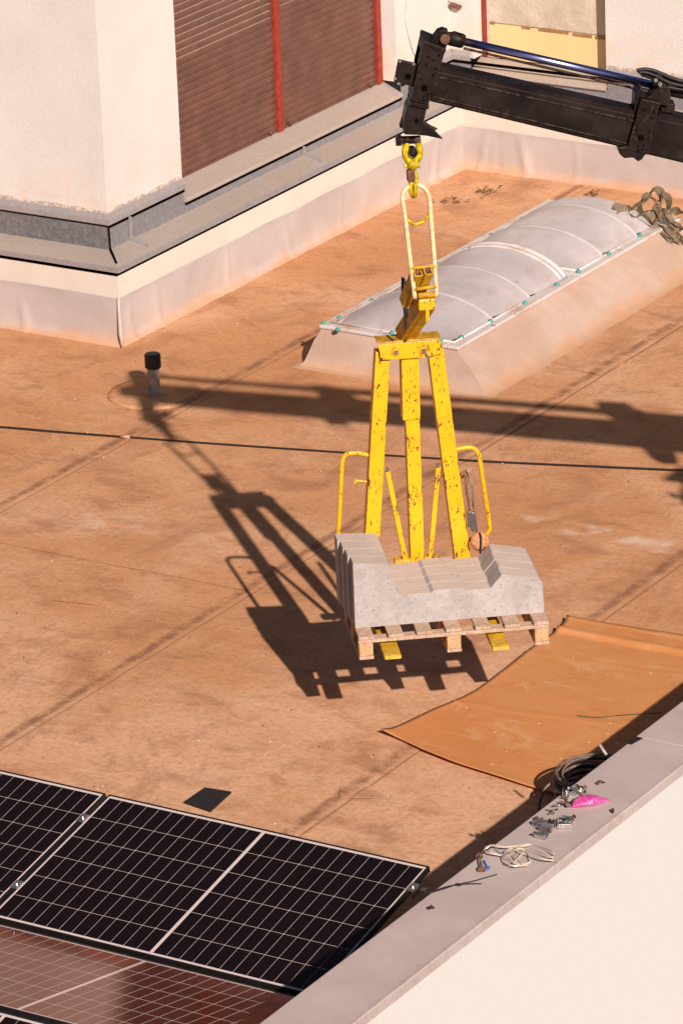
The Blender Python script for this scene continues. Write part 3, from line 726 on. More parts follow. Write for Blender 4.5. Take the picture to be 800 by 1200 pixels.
def panel(xl, ylow, zlow, ytop, ztop, label, flip, shrink=1.0):
    """lower edge at (ylow,zlow), upper edge at (ytop,ztop)"""
    global cell_me
    o = thing('solar_panel', (xl, ylow, zlow), label, 'solar panel', 'solar panels in the tilted rows')
    dv = Vector((0, ytop-ylow, ztop-zlow)); D = dv.length; dv.normalize(); ux = Vector((1, 0, 0)); nz = ux.cross(dv)
    if nz.z < 0: nz = -nz
    P = Vector((xl, ylow, zlow))
    def at(u, v, h=0): return P+ux*u+dv*v+nz*h
    fr = MB(); e = .011
    for u0, u1, v0, v1 in ((0, PW, 0, e), (0, PW, D-e, D), (0, e, e, D-e), (PW-e, PW, e, D-e)):
        fr.prism([at(u0, v0, -TH), at(u1, v0, -TH), at(u1, v1, -TH), at(u0, v1, -TH)], nz*(TH+.002))
    fr.build('frame', MFRA, o, bevel=.002)
    bk = MB().prism([at(e, e, -.008), at(PW-e, e, -.008), at(PW-e, D-e, -.008), at(e, D-e, -.008)], nz*.006)
    bk.build('backsheet', MBACK, o)
    half = (PW-.044-.020)/2; cw = half/12; chh = (D-.056)/6; mg_ = .0029
    rot = Matrix((ux, dv if (ux.cross(dv)).z > 0 else -dv, nz)).transposed().to_euler()
    if cell_me is None:
        cm = MB(); a, b_ = cw/2-mg_*.5, (1.222-.056)/12-mg_*.5; c_ = .006
        cm.prism([(-a, -b_, 0), (a, -b_, 0), (a, b_, 0), (-a, b_, 0)], (0, 0, .0012))
        ob = cm.build('cell', MCELL); cell_me = ob.data; bpy.data.objects.remove(ob)
    for hf in range(2):
        for i in range(12):
            for j in range(6):
                u = .022+hf*(half+.020)+cw*(i+.5); v = .028+chh*(j+.5)
                c = bpy.data.objects.new('cell', cell_me); COL.objects.link(c); c.parent = o
                c.location = at(u, v, -.0022)-P; c.rotation_euler = rot; c.scale = (shrink, 1-(1-shrink)*.7, 1)
    # white busbar ends show as bright dots on the cell corners
    dots = MB()
    for j in range(1, 6):
        for hf in range(2):
            for i in range(1, 12):
                if (i+j) % 3 == 0:
                    c = at(.022+hf*(half+.02)+cw*i, .028+chh*j, -.0008); r = .0055
                    dots.face([c-ux*r, c-dv*r, c+ux*r, c+dv*r] if (ux.cross(dv)).z > 0 else [c-ux*r, c+dv*r, c+ux*r, c-dv*r])
    dots.build('corner_gap', MBACK, o, kind='stuff')
    return o, at
def clamp(o, at, u, v):
    mm = MB()
    a = at(u, v, .004); nz = (at(0, 0, 1)-at(0, 0, 0)); dv = (at(0, 1, 0)-at(0, 0, 0)); ux = Vector((1, 0, 0))
    mm.box(a, ux*.022, dv*.035, nz*.004); mm.box(a-nz*.03+ux*.012, ux*.004, dv*.035, nz*.03)
    mm.lathe(a+nz*.004, nz, [(0, .009), (.010, .009)], 6)
    mm.build('clamp', MSTEEL, o, bevel=.002)
pa, at = panel(XP, YB_, ZBp, YB_+1.20, ZTp, 'black solar panel fully in view with white grid, right end at the parapet', False); clamp(pa, at, PW+.012, 1.02)
pb, at = panel(XP-PW-.022, YB_, ZBp, YB_+1.20, ZTp, 'black solar panel cut off by the left edge of the picture', False)
clamp(pb, at, PW+.010, .97); clamp(pb, at, PW+.010, .30)
YL = YB_-.05
pc, at = panel(XP+.03, YL, ZBp, YL-1.20, ZTp, 'lower solar panel with brown reflection sloping back towards the viewer', True, .965)
pd_, at = panel(XP-PW+.008, YL, ZBp, YL-1.20, ZTp, 'lower brown solar panel reaching the left edge of the picture', True, .965)
YN = YL-1.20-.045
pe, at = panel(XP+.01, YN-1.20, ZBp, YN, ZTp, 'solar panel of the nearest row at the bottom edge, right of two', False)
pf, at = panel(XP-PW-.012, YN-1.20, ZBp, YN, ZTp, 'solar panel of the nearest row in the bottom left corner', False)
# mounting rails with rubber feet under the panels
for k, x in enumerate((XP-PW-.01, XP+.0, XP+PW+.02)):
    t = thing('mounting_rail', (x, YN, .01), ['grey mounting rail beneath the left end of the panels', 'grey mounting rail beneath the joint between the panels', 'grey mounting rail under the right panel end beside the parapet'][k], 'rail', 'rails that carry the solar panels')
    MB().abox(x-.02, x+.02, YN-.6, YB_+1.25, .02, .06).build('rail', MALU, t, bevel=.003)
    for y in (YB_+1.10, YL-1.15):
        MB().prism([(x-.015, y-.02, .06), (x+.015, y-.02, .06), (x+.015, y+.02, .06), (x-.015, y+.02, .06)], (0, 0, .18)).build('post', MALU, t)
    MB().abox(x-.08, x+.08, YB_+.95, YB_+1.2, .006, .02).build('foot', MRUB, t)

# ================================================================== LOAD: pallet, concrete, fork frame
A0 = Vector((-13.297, 21.214, .67)); E = Vector((.776, .631, 0)).normalized(); N = Vector((-.631, .776, 0)).normalized(); Z = Vector((0, 0, 1))
def L(s, n, z): return A0+E*s+N*n+Z*z
def lp(x, y, n):                     # point of the picture on the upright plane at depth n of the load
    return onpl(x, y, A0+N*n, N)
PLN, PDP = 1.125, .66
pal = thing('pallet', L(PLN/2, PDP/2, 0), 'wooden pallet hanging on the forks under the concrete blocks', 'pallet')
pang = math.atan2(E.y, E.x)
def piece(name, mat, s, n, z, sx, sy, sz, jit=0., bev=.003):
    mm = MB().abox(-sx/2, sx/2, -sy/2, sy/2, 0, sz)
    o = mm.build(name, mat, pal, base=(0, 0, 0), bevel=bev); o.location = L(s, n, z)-wpos(pal); o.rotation_euler = (0, 0, pang+jit)
    return o
o0 = piece('deck_board', MW, .046, PDP/2, .124, .090, PDP, .020, 0)
for k in range(1, 7):
    c = instance(o0, pal, 'deck_board', L(.046+k*.1722, PDP/2+random.uniform(-.004, .006), .124+random.uniform(0, .002))-wpos(pal), (0, 0, pang+random.uniform(-.008, .008)))
o1 = piece('stringer_board', MW, PLN/2, .045, .100, PLN, .075, .022)
for n_ in (PDP/2, PDP-.045): instance(o1, pal, 'stringer_board', L(PLN/2, n_, .100)-wpos(pal), (0, 0, pang))
o2 = None
for n_ in (.05, PDP/2, PDP-.05):
    for s_2 in (.044, PLN/2, PLN-.044):
        if o2 is None: o2 = piece('block', MWB, s_2, n_, .020, .082, .085, .079, 0)
        else: instance(o2, pal, 'block', L(s_2, n_, .020)-wpos(pal), (0, 0, pang+random.uniform(-.02, .02)))
o3 = piece('bottom_board', MW, .044, PDP/2, 0.0, .086, PDP, .019)
for s_2 in (PLN/2, PLN-.044): instance(o3, pal, 'bottom_board', L(s_2, PDP/2, 0)-wpos(pal), (0, 0, pang))

# four precast concrete pieces standing side by side
prof = [(0, 0), (0, .40), (.004, .406), (.190, .390), (.212, .380), (.222, .362), (.248, .225), (.262, .196), (.285, .185), (.45, .186), (.470, .199), (.655, .199), (.657, .182), (.805, .182), (.872, .258), (.882, .260), (1.078, .222), (1.100, .212), (1.113, .192), (1.122, 0)]
nC0, nC1 = .135, .655; dC = (nC1-nC0)/4
wds = ['nearest the viewer', 'second from the viewer', 'third from the viewer', 'rearmost beside the yellow frame']
for k in range(4):
    n0 = nC0+k*dC+.003; n1 = n0+dC-.0065
    js = (0, -.014, -.024, -.040)[k]; jr = (0, .006, .001, .008)[k]; zt = .145
    base = L(.56, (n0+n1)/2, zt)
    P = [L(s+(js if s < .1 else jr if .75 < s < .89 else 0), n0, zt+z_) for s, z_ in prof]
    mm = MB().prism(P, N*(n1-n0))
    mm.build('concrete_block', MCO, base=base, bevel=.0018, seg=1, label='grey U shaped concrete block on the pallet, '+wds[k], cat='concrete block', group='precast concrete blocks on the pallet')

# --- fork frame
NM = .85
frm = thing('crane_fork', L(.56, NM, 0), 'chipped yellow crane fork frame holding the pallet of concrete blocks', 'crane fork')
def leg(pt0, pt1, wid, dep, name='leg', nn=NM, mat=MY, wid1=None, **k):
    a, b_ = lp(*pt0, nn), lp(*pt1, nn); wid1 = wid1 or wid
    ax = (b_-a).normalized(); wv = N.cross(ax).normalized()
    mm = MB().beam(a, b_, (wv*wid/2, wv*wid1/2), N*dep/2); return mm.build(name, mat, frm, bevel=.005, **k)
# tubes with a slimmer bevelled box section
leg((447.5, 410), (434, 650), .088, .09, 'side_leg'); leg((509, 406), (543.5, 672), .094, .09, 'side_leg')
a = lp(434, 650, NM); leg((434, 645), (433, 668), .088, .09, 'leg_foot')
leg((479, 414), (480.8, 489), .106, .10, 'mast_sleeve'); leg((482, 480), (489.5, 690), .084, .078, 'mast')
a = lp(480.5, 489, NM-.052)
# head plates
hp_ = [(443, 404.5), (463, 402), (514, 398), (518.5, 402), (518, 414), (500, 419), (446, 422)]
MB().prism([lp(x, y, NM-.075) for x, y in hp_], N*.012).build('head_plate', MY, frm, bevel=.003)
MB().prism([lp(x, y, NM+.055) for x, y in hp_], N*.012).build('head_plate', MY, frm, bevel=.003)
a = lp(442, 403, NM-.07); b_ = lp(517, 397, NM-.07)
MB().prism([a, b_, b_+N*.13, a+N*.13], Z*.008).build('top_plate', MGOLD, frm, bevel=.002)
for x, y in ((464, 412), (496, 410)):
    p = lp(x, y, NM-.075)
    MB().lathe(p, -N, [(0, .034), (.004, .034), (.0041, .024), (.012, .023)], 20).build('boss', MY, frm, bevel=.001)
    MB().lathe(p-N*.010, -N, [(0, .017), (.010, .016), (.018, .008)], 6).build('bolt', MSTEEL, frm)
p = lp(498, 412, NM-.095); MB().tube([p, p+Vector((.01, .006, -.02)), p+Vector((.02, .015, -.045))], .005, 6).build('split_pin', MSTEEL, frm)
# slim struts, cross brackets
for p0, p1 in (((453.5, 550), (476, 661)), ((513.5, 545), (503.5, 660))):
    leg(p0, p1, .030, .018, 'strut', NM-.05)
    for q in (p0, p1):
        c = lp(*q, NM-.06); MB().lathe(c, -N, [(0, .014), (.012, .012)], 8).build('pivot', MSTEEL, frm)
for x0, x1, y in ((462, 481, 658), (496, 514, 655)):
    a, b_ = lp(x0, y, NM-.03), lp(x1, y-1, NM-.03)
    MB().beam(a, b_, Z*.018, N*.03).build('cross_bracket', MY, frm, bevel=.003)
a, b_ = L(.02, NM, .075), L(1.0, NM, .075)
MB().beam(L(.10, NM, .055), L(.98, NM, .055), Z*.05, N*.045).build('carriage_bar', MY, frm, bevel=.006)
# handles
def htube(px, r=.014, nn=NM, name='handle'):
    return MB().tube(catmull([lp(*q, nn) for q in px], 5), r, 10).build(name, MY, frm, smooth=True)
htube([(434, 533.5), (420, 531), (408, 531.5), (402.5, 536), (400.5, 545), (399, 575), (397.5, 605), (396, 635), (396.5, 655), (404, 668), (420, 668)])
htube([(530, 527.5), (545, 524.5), (555, 525.5), (560.5, 532), (563, 545), (568, 580), (573, 612), (572.5, 622), (566, 629), (552, 632), (536, 634)])
htube([(434, 564.5), (418, 563.5), (415.8, 565), (416, 568)], .009, name='hook_stub')
htube([(536, 560), (539, 556), (544, 552), (546.5, 550), (547.5, 553), (543, 558), (540, 560)], .008, name='ring_hook')
# fork tines with chamfered tips
for x, y, ss in ((460.5, 769, 0), (587, 758.5, 1)):
    T = onz(x, y, A0.z+.070); s_t = (T-A0).dot(E); n_t = (T-A0).dot(N)
    mm = MB(); hw = .050; zt = .075
    for_poly = [(n_t-.006, .052), (n_t+.01, .070), (n_t+.35, .085), (NM+.03, .090), (NM+.03, .03), (n_t+.35, .04), (n_t+.01, .048)]
    mm.prism([L(s_t-hw, q, z_) for q, z_ in for_poly], E*(2*hw)); mm.build('tine', MTI, frm, bevel=.006)
# diagonal arm up to the lifting point
NA = .80
def armpt(x, y, n_): return lp(x, y, n_)
b0 = armpt(473.5, 393, NM+.02); b1 = armpt(500, 352, .42)
ax = (b1-b0).normalized(); wv = ax.cross(Z).normalized(); hv = wv.cross(ax).normalized()
MB().beam(b0, b1, wv*.047, hv*.050).build('arm', MGOLD, frm, bevel=.004)
c = armpt(499.5, 355, .395)
MB().box(c, E*.050, N*.035, Z*.034).build('lifting_block', MY, frm, bevel=.008)
a_, b_ = armpt(490, 344, .39), armpt(517, 342, .39)
MB().tube([armpt(490, 346.5, .375), armpt(509.5, 344.5, .375)], .018, 12).build('cross_pin', MGOLD, frm, smooth=True)
MB().beam(armpt(500.5, 360, .36), armpt(500.5, 376, .36), E*.011, N*.008).build('locking_tab', MY, frm, bevel=.003)
for x0, y0, x1, y1 in ((474.5, 354, 489, 318), (486, 352, 501, 316)):
    q0, q1 = armpt(x0, y0, .56), armpt(x1, y1, .36); ax = (q1-q0).normalized(); wv = ax.cross(Z).normalized(); hv = wv.cross(ax).normalized()
    mm = MB()
    mm.beam(q0-wv*.022, q1-wv*.022, wv*.004, hv*.032); mm.beam(q0+wv*.022, q1+wv*.022, wv*.004, hv*.032)
    mm.beam(q0-hv*.030, q1-hv*.030, wv*.018, hv*.004)
    mm.build('arm_rail', MGOLD, frm)
    MB().tube([q1+ax*.012-wv*.0, q0+ax*.01], .013, 8).build('rail_rod', MRUST, frm, smooth=True)
NH = .372
# suspension link (bail)
arc = [(486, 349.5), (480, 300), (474, 250), (471.5, 233), (473, 224), (479, 218), (487, 216), (495, 218.5), (501, 226), (503.5, 236), (505.5, 262), (508.5, 300), (511.5, 347.5)]
MB().tube(catmull([lp(x, y, NH) for x, y in arc], 6), .0135, 10).build('suspension_link', MCREAM, frm, smooth=True)
for p0, p1 in (((481, 314), (510, 311.5)), ((485, 339), (511, 335.5))): MB().tube([lp(*p0, NH-.005), lp(*p1, NH-.005)], .011, 8).build('link_bar', MGOLD, frm, smooth=True)
MB().tube(catmull([lp(*q, NH) for q in ((475, 249), (477.5, 257), (483, 261.5), (489, 262), (496, 259), (501, 253), (503, 248))], 5), .009, 8).build('link_guard', MHOOK, frm, smooth=True)
MB().tube(catmull([lp(*q, .55) for q in ((471.5, 325), (471.5, 345), (473, 356), (474.5, 372), (475, 385))], 5), .0075, 8).build('release_rod', MRUB, frm, smooth=True)
MB().tube(catmull([lp(*q, .56) for q in ((474, 326), (474.5, 346), (476, 358), (477, 372))], 5), .005, 6).build('release_rod', MRUB, frm, smooth=True)
# --- ratchet strap tied to the right handle
rs = thing('ratchet_strap', lp(562, 637, NM-.06), 'brown lashing strap with a rolled bundle hanging on the right yellow leg', 'strap')
MSTR = simple('brown_webbing', (.34, .19, .12), .8, var=.4, scale=40); MROL = simple('orange_webbing_roll', (.55, .24, .11), .7, var=.45, scale=60)
def rib(px, nn_, wd, mat, par, name, acr=None, th=.003):
    pts = catmull([lp(*q, nn_) for q in px], 6)
    return MB().ribbon(pts, wd, [acr or E]*len(pts), th).build(name, mat, par, smooth=False)
rib([(544, 554), (549, 562), (551.5, 580), (551, 594), (555, 606), (558, 616), (563, 632)], NM-.05, .030, MSTR, rs, 'webbing', (E+N*.8))
rib([(545, 556), (546.5, 575), (549.5, 592), (554, 612), (561, 628)], NM-.07, .024, MSTR, rs, 'webbing', (E*.6-N))
rib([(543, 556), (550, 558), (553, 572), (553, 588), (552, 600)], NM-.02, .02, MSTR, rs, 'webbing', (E*.9+N*.2))
rib([(546, 553), (552, 566), (555, 584), (556, 602), (560, 622)], NM-.04, .022, MSTR, rs, 'webbing', (E*.5+N))
rib([(541, 556), (545, 551), (550, 553), (551, 562), (548, 572)], NM-.06, .026, MSTR, rs, 'webbing', (E+N*.4))
mm = MB(); a = lp(552.5, 600, NM-.075); b_ = lp(556, 622, NM-.075); mm.beam(a, b_, E*.020, N*.012); mm.box(lp(550, 608, NM-.08), E*.012, N*.01, Z*.05); mm.build('ratchet', simple('dark_steel', (.16, .14, .13), .45, .6), rs, bevel=.004)
c = lp(562, 636.5, NM-.10)
mm = MB(); mm.lathe(c+E*.0+N*.03, (-N+Z*.35+E*.1), [(0, .012), (.006, .040), (.022, .058), (.035, .060), (.050, .048), (.058, .02)], 26); mm.build('strap_roll', MROL, rs, smooth=True)
MB().tube([c+Z*.066-N*.0, c+Z*.05-N*.036+E*.004, c-N*.040, c-Z*.05-N*.036-E*.006, c-Z*.064], .0055, 6).build('tie', MRUB, rs, smooth=True)

# ================================================================== HOOK
hk = thing('lifting_hook', lp(484, 229, NH), 'worn yellow swivel hook hanging below the black boom head', 'hook')
def hpt(x, y, dn=0): return lp(x, y, NH+dn)
MB().tube([hpt(466.5, 164), hpt(492, 163)], .024, 12).build('shackle_pin', MB_, hk, smooth=True)
MB().lathe(hpt(470, 164), E, [(-.03, .034), (.0, .034)], 6).build('pin_nut', MB_, hk)
for sx in (-1, 1):
    MB().tube(catmull([hpt(483+sx*5.5, 160), hpt(483+sx*7.5, 170), hpt(483+sx*8.5, 179), hpt(483+sx*6, 186), hpt(483, 189)], 5), [.020]*5*4+[.022], 10).build('shackle_side', MHOOK, hk, smooth=True)
MB().lathe(hpt(483, 177), -N, [(-.04, .012), (-.035, .026), (.035, .026), (.045, .012)], 14).build('swivel_ball', MB_, hk, smooth=True)
MB().tube([hpt(483, 186), hpt(483, 190), hpt(482.5, 194), hpt(482.5, 199)], [.026, .040, .036, .018], 12).build('swivel_collar', MHOOK, hk, smooth=True)
for sx in (-1, 1): MB().lathe(hpt(482.5+sx*6, 193.5), E, [(-.014, .016), (.014, .016)], 8).build('collar_nut', MHOOK, hk)
MB().box(hpt(481, 205), E*.022, N*.024, Z*.034).build('eye_block', MRUST, hk, bevel=.008)
MB().tube(catmull([hpt(485.5, 200), hpt(487.5, 208), hpt(487, 216), hpt(484.5, 221)], 5), .013, 8).build('safety_latch', MHOOK, hk, smooth=True)
hkpts = [hpt(482.5, 210), hpt(481.5, 217), hpt(482, 224, .0), hpt(484.5, 229, .0), hpt(486.5, 223, -.02), hpt(486.8, 215, -.03)]
MB().tube(catmull(hkpts, 5), [.012]*3+[.017]*18+[.014]*4+[.009], 10).build('hook_body', MHOOK, hk, smooth=True)

# ================================================================== CRANE BOOM
HB = Vector((-13.155, 21.80, 0)); BU = Vector((.822, .570, 0)).normalized(); BL = Vector((-BU.y, BU.x, 0))
def bp(x, y, lat=-.10): return onpl(x, y, HB+BL*lat, BL)
cr = thing('crane_boom', HB+Vector((0, 0, 3.75)), 'black telescopic crane boom with chrome ram reaching in from the right', 'crane')
def plate(px, lat0, lat1, name, mat=MB_, bev=.004, par=cr, **k):
    return MB().prism([bp(x, y, lat0) for x, y in px], BL*(lat1-lat0)).build(name, mat, par, bevel=bev, **k)
dirb = (bp(733, 174)-bp(506, 119.5)).normalized()
def section(p_bot, p_top, far, hw, name, ch=.03):
    """box section with chamfered top edges; near face at lat=-hw"""
    b0 = bp(*p_bot[0], -hw); b1 = bp(*p_bot[1], -hw); t0 = bp(*p_top[0], -hw); t1 = bp(*p_top[1], -hw)
    def loop(b, t):
        h = (t-b).length; up = (t-b).normalized(); wv = BL*(2*hw)
        return [b+up*.012, b+BL*.012, b+wv-BL*.012, b+wv+up*.012, b+wv+up*(h), b+wv-BL*ch+up*(h+ch*.8), b+BL*ch+up*(h+ch*.8), b+up*h]
    l0, l1 = loop(b0, t0), loop(b1, t1)
    mm = MB(); n = 8; mm.v = l0+l1
    mm.f = [tuple(range(n)), tuple(range(2*n-1, n-1, -1))]+[(k, k+n, (k+1) % n+n, (k+1) % n) for k in range(n)]
    import bmesh
    o = mm.build(name, MB_, cr)
    bmm = bmesh.new(); bmm.from_mesh(o.data); bmesh.ops.recalc_face_normals(bmm, faces=bmm.faces); bmm.to_mesh(o.data); bmm.free()
    m_ = o.modifiers.new('bevel', 'BEVEL'); m_.width = .004; m_.segments = 2
    return o
section(((504, 119), (760, 180.5)), ((513, 84), (770, 141)), 0, .095, 'inner_boom')
section(((757, 181), (1180, 282)), ((771, 139.5), (1200, 238)), 0, .108, 'outer_boom', ch=.035)
# weld rib along the side and cable tray strip
MB().beam(bp(508, 113, -.099), bp(735, 168, -.099), Z*.004, BL*.006).build('boom_rib', MB_, cr, bevel=.002)
MB().beam(bp(515, 90, -.099), bp(742, 141, -.099), Z*.004, BL*.005).build('boom_rib', MB_, cr)
# head: tall box plate, lower fork, bracket, spikes, lug
plate([(496, 48), (522, 58), (502, 122), (481, 117.5)], -.125, .105, 'head_plate')
plate([(497, 47), (523, 57.5), (521.5, 61.5), (495, 51)], -.135, .115, 'head_rim')
plate([(494, 50), (498, 50), (492, 78), (487, 79)], -.06, .10, 'head_web', MDK)
plate([(482, 117), (501.5, 121), (494.5, 150), (490, 158), (474, 157.5), (471.5, 150), (476, 128)], -.085, .075, 'head_fork')
plate([(480.5, 118), (503, 123), (502, 128), (479.5, 123)], -.105, .09, 'head_band')
plate([(475.5, 127), (481, 118), (476, 150), (468, 149.5)], .0, .07, 'head_cheek')
plate([(492, 150), (496, 143.5), (507, 150.5), (519, 163), (500, 159), (489, 158)], -.06, -.035, 'spike')
plate([(494, 150), (497, 142), (505, 147.5), (513, 151), (504, 155)], .035, .06, 'spike')
plate([(466.5, 69.5), (486.5, 74), (497, 79), (491, 104), (483, 101), (461.5, 95.5)], -.07, -.045, 'sheave_bracket')
plate([(469, 73), (490, 78), (486, 100), (464, 94)], .03, .055, 'sheave_bracket')
plate([(470, 79), (479, 80), (477, 92), (467.5, 90)], -.04, .03, 'sheave', MRUST, .01)
for x, y, r, par_l in ((478, 89, .018, -.0705), (497, 102.7, .019, -.1255), (488, 141, .012, -.0855)):
    MB().lathe(bp(x, y, par_l), -BL, [(-.004, r), (.003, r)], 18).build('pin_hole', MDK, cr)
mm = MB()
for x, y in ((501, 66), (508, 70), (514, 64), (499, 76), (510, 80), (492, 92), (507, 87), (496, 112), (501, 110), (496, 117), (490, 84)):
    MB().lathe(bp(x, y, -.1255), -BL, [(-.002, .006), (.002, .006)], 8).build('rivet_hole', MDK, cr)

for x, y in ((468.5, 71), (484.5, 74.5), (463, 91.5), (467, 97.5)):
    MB().lathe(bp(x, y, -.0705), -BL, [(-.002, .009), (.004, .008)], 10).build('bolt', MSTEEL, cr)
plate([(503, 50), (513, 36.5), (519, 34.5), (525, 36.5), (526, 44), (522.5, 56), (512, 53)], -.05, .03, 'ram_lug')
MB().lathe(bp(521, 45, -.06), -BL, [(-.0, .030), (.02, .028)], 16).build('ram_pin', MRUST, cr, bevel=.003)
# ram: gland end, chrome rod, dark tube drawn as its shaded underside, barrel
rp = lambda x, y: bp(x, y, .03)
MB().tube([rp(519, 43), rp(528, 45), rp(530, 44.5), rp(541, 47.5), rp(543.5, 48.2)], [.034, .040, .044, .042, .036], 20).build('ram_end', MB_, cr, smooth=True)
mch = NT('chrome_rod'); MCH = mch.out((.42, .46, .85), .25, 1.0)
MB().tube([rp(541, 47.6), rp(776, 101.5)], .0235, 24).build('ram_rod', MCH, cr, smooth=True)
MB().tube([bp(543, 56, .03), bp(760, 107, .03)], .008, 8).build('rod_shade_line', MB_, cr, smooth=True)
MB().tube([rp(785, 104), rp(787, 104.5), rp(1120, 178)], [.034, .040, .040], 24).build('ram_barrel', MB_, cr, smooth=True)
# collar of the outer section
plate([(751.5, 115.5), (773, 120.5), (758.5, 181.5), (734.5, 175)], -.15, .13, 'collar')
plate([(725, 172.5), (735, 171), (757, 179.5), (752, 187), (747.5, 189.5), (742, 184.5), (731, 185.5), (725.5, 180)], -.14, .12, 'collar_foot', bev=.008)
plate([(744, 110), (751, 102), (756, 112), (752, 126), (743, 133)], -.09, .07, 'collar_guide', bev=.008)
plate([(757, 117), (772, 101), (784, 101), (786, 113), (783, 124), (770, 121)], -.085, .05, 'barrel_mount')
plate([(775, 120), (791, 122), (790, 133), (774, 130)], -.05, .06, 'saddle')
MB().lathe(bp(750.5, 161, -.1505), -BL, [(-.004, .018), (.003, .018)], 18).build('pin_hole', MDK, cr)
mm = MB()
for x, y in ((755, 128.5), (766, 131), (747, 171), (754, 170), (744, 151.5), (763, 138), (761, 154), (748, 176), (752, 175)):
    MB().lathe(bp(x, y, -.1505), -BL, [(-.002, .006), (.002, .006)], 8).build('rivet_hole', MDK, cr)

plate([(753.5, 142), (764, 124.5), (765.5, 126), (756, 142.5)], -.157, -.150, 'weld_seam')
# hoses bunched above the collar
for k, (dy, dl, r) in enumerate(((0, -.05, .011), (3.2, -.02, .012), (6.5, -.07, .010), (9, .01, .012), (12, -.045, .013))):
    px = [(745.5+k*1.5, 82+dy*.4), (756, 80.5+dy*.6), (768, 83+dy*.8), (782, 89+dy), (800, 95+dy*.8), (840, 104+dy*.6), (920, 121+dy*.6), (1100, 158+dy*.6)]
    MB().tube(catmull([bp(x, y, dl) for x, y in px], 5), r, 8).build('hose', MRUB, cr, smooth=True)
for x, y in ((768, 93), (773, 97.5)): MB().lathe(bp(x, y, -.06), -BL, [(-.02, .012), (.012, .012)], 8).build('fitting', MSTEEL, cr)
plate([(761, 88), (775, 86), (779, 98), (766, 101)], -.06, .0, 'hose_clamp', bev=.006)
# second, larger section beyond the frame
plate([(1134, 196), (1166, 204), (1152, 296), (1120, 288)], -.19, .17, 'collar')
plate([(1118, 286), (1150, 294), (1144, 306), (1122, 302)], -.16, .14, 'collar_foot')
section(((1150, 277), (1700, 410)), ((1166, 214), (1730, 350)), 0, .135, 'outer_boom')
plate([(1118, 160), (1160, 166), (1158, 206), (1122, 198)], -.09, .08, 'barrel_mount')
MB().tube([rp(1115, 177), rp(1300, 216)], .028, 16).build('ram_rod', MCH, cr, smooth=True)

# ================================================================== SMALL THINGS
# webbing heap at the far corner of the skylight
MWE = simple('grey_brown_webbing', (.21, .155, .10), .75, var=.35, scale=30)
P0 = onz(755, 265, ZS+.03)
def wloop(pts, wd=.070):
    P = catmull([P0+RGT*(a/160)+UPV*(-b/165)+_fw*c for a, b, c in pts], 6)
    nr = []
    for k, q in enumerate(P):
        t = k/len(P); nr.append(_fw*math.cos(t*5+len(pts))+_rt*math.sin(t*5)*.8+Z*.35)
    return MB().ribbon(P, wd, nr, .004)
hp = thing('webbing_heap', P0, 'tangled heap of grey brown lifting straps on the far end of the skylight', 'straps')
loops = [
 [(-38, -26, .02), (-20, -22, 0), (-5, -30, 0), (5, -38, -.02), (14, -32, 0), (12, -16, 0), (2, -8, 0)],
 [(-32, -20, 0), (-18, -12, -.03), (-4, -16, 0), (10, -20, 0), (20, -6, -.04), (30, 4, -.05), (46, 14, -.1)],
 [(0, -36, 0), (-6, -24, 0), (0, -12, .0), (10, -6, -.03), (16, -18, 0), (12, -34, 0), (4, -40, 0), (-1, -34, 0)],
 [(6, -38, .05), (12, -44, .05), (20, -42, .05), (22, -32, .04), (20, -22, .02), (24, -10, 0)],
 [(18, -30, .02), (24, -38, .02), (30, -34, .02), (30, -24, 0), (26, -16, 0), (34, -8, -.05), (44, -4, -.05)],
 [(16, -12, 0), (26, -16, 0), (36, -20, 0), (48, -18, 0), (60, -22, .02)],
 [(10, -4, -.02), (20, 2, -.04), (34, 8, -.06), (48, 10, -.08), (56, 12, -.1)],
 [(22, -22, 0), (30, -12, -.02), (38, -2, -.05), (50, 2, -.05)],
 [(-36, -16, 0), (-28, -12, 0), (-14, -10, 0), (0, -4, -.02), (14, 4, -.03), (28, 12, -.06), (34, 16, -.08)]]
for q in loops: wloop(q).build('strap', MWE, hp)

# coil of black cable behind the parapet, lying flat as a stack of loose turns
CC = onz(704, 912, .20); CC.z = 0
coil = thing('cable_coil', CC, 'large coil of black cable lying behind the parapet next to the pink bag', 'cable coil')
MDR = simple('dusty_rubber', (.19, .135, .11), .5, var=.6, scale=12)
for k in range(24):
    zz = .015+k*.0088; r = .262+random.uniform(-.035, .015)-(.05 if k % 5 == 4 else 0); ox, oy = random.uniform(-.014, .014), random.uniform(-.014, .014)
    a0, am = random.uniform(0, 6.3), random.uniform(.0, .012); tl = random.uniform(-.03, .03)+.06
    pts = []
    for j in range(44):
        t = 2*math.pi*j/44
        pts.append(CC+Vector((ox+r*math.cos(t), oy+r*math.sin(t), zz+am*math.sin(2*t+a0)-tl*math.cos(t)*r+.012)))
    MB().tube(pts, .0085, 6, closed=True).build('cable_turn', MDR if k % 3 else MRUB, coil, smooth=True)
q0 = CC+Vector((-.23, -.12, .18))
MB().tube(catmull([q0+Vector((.12, .06, .02)), q0, q0+Vector((-.045, -.05, -.04)), q0+Vector((-.04, -.13, -.12)), q0+Vector((.02, -.2, -.19))], 6), .0085, 6).build('cable_end', MDR, coil, smooth=True)
tip = onz(709, 884, HP-.02)
MB().ribbon([tip+Vector((-.05, .03, .035)), tip+Vector((-.02, .01, .02)), tip+Vector((.01, -.005, .0))], .014, [Vector((1, 1, .3))]*3, .003).build('tie_strip', MALU, coil)

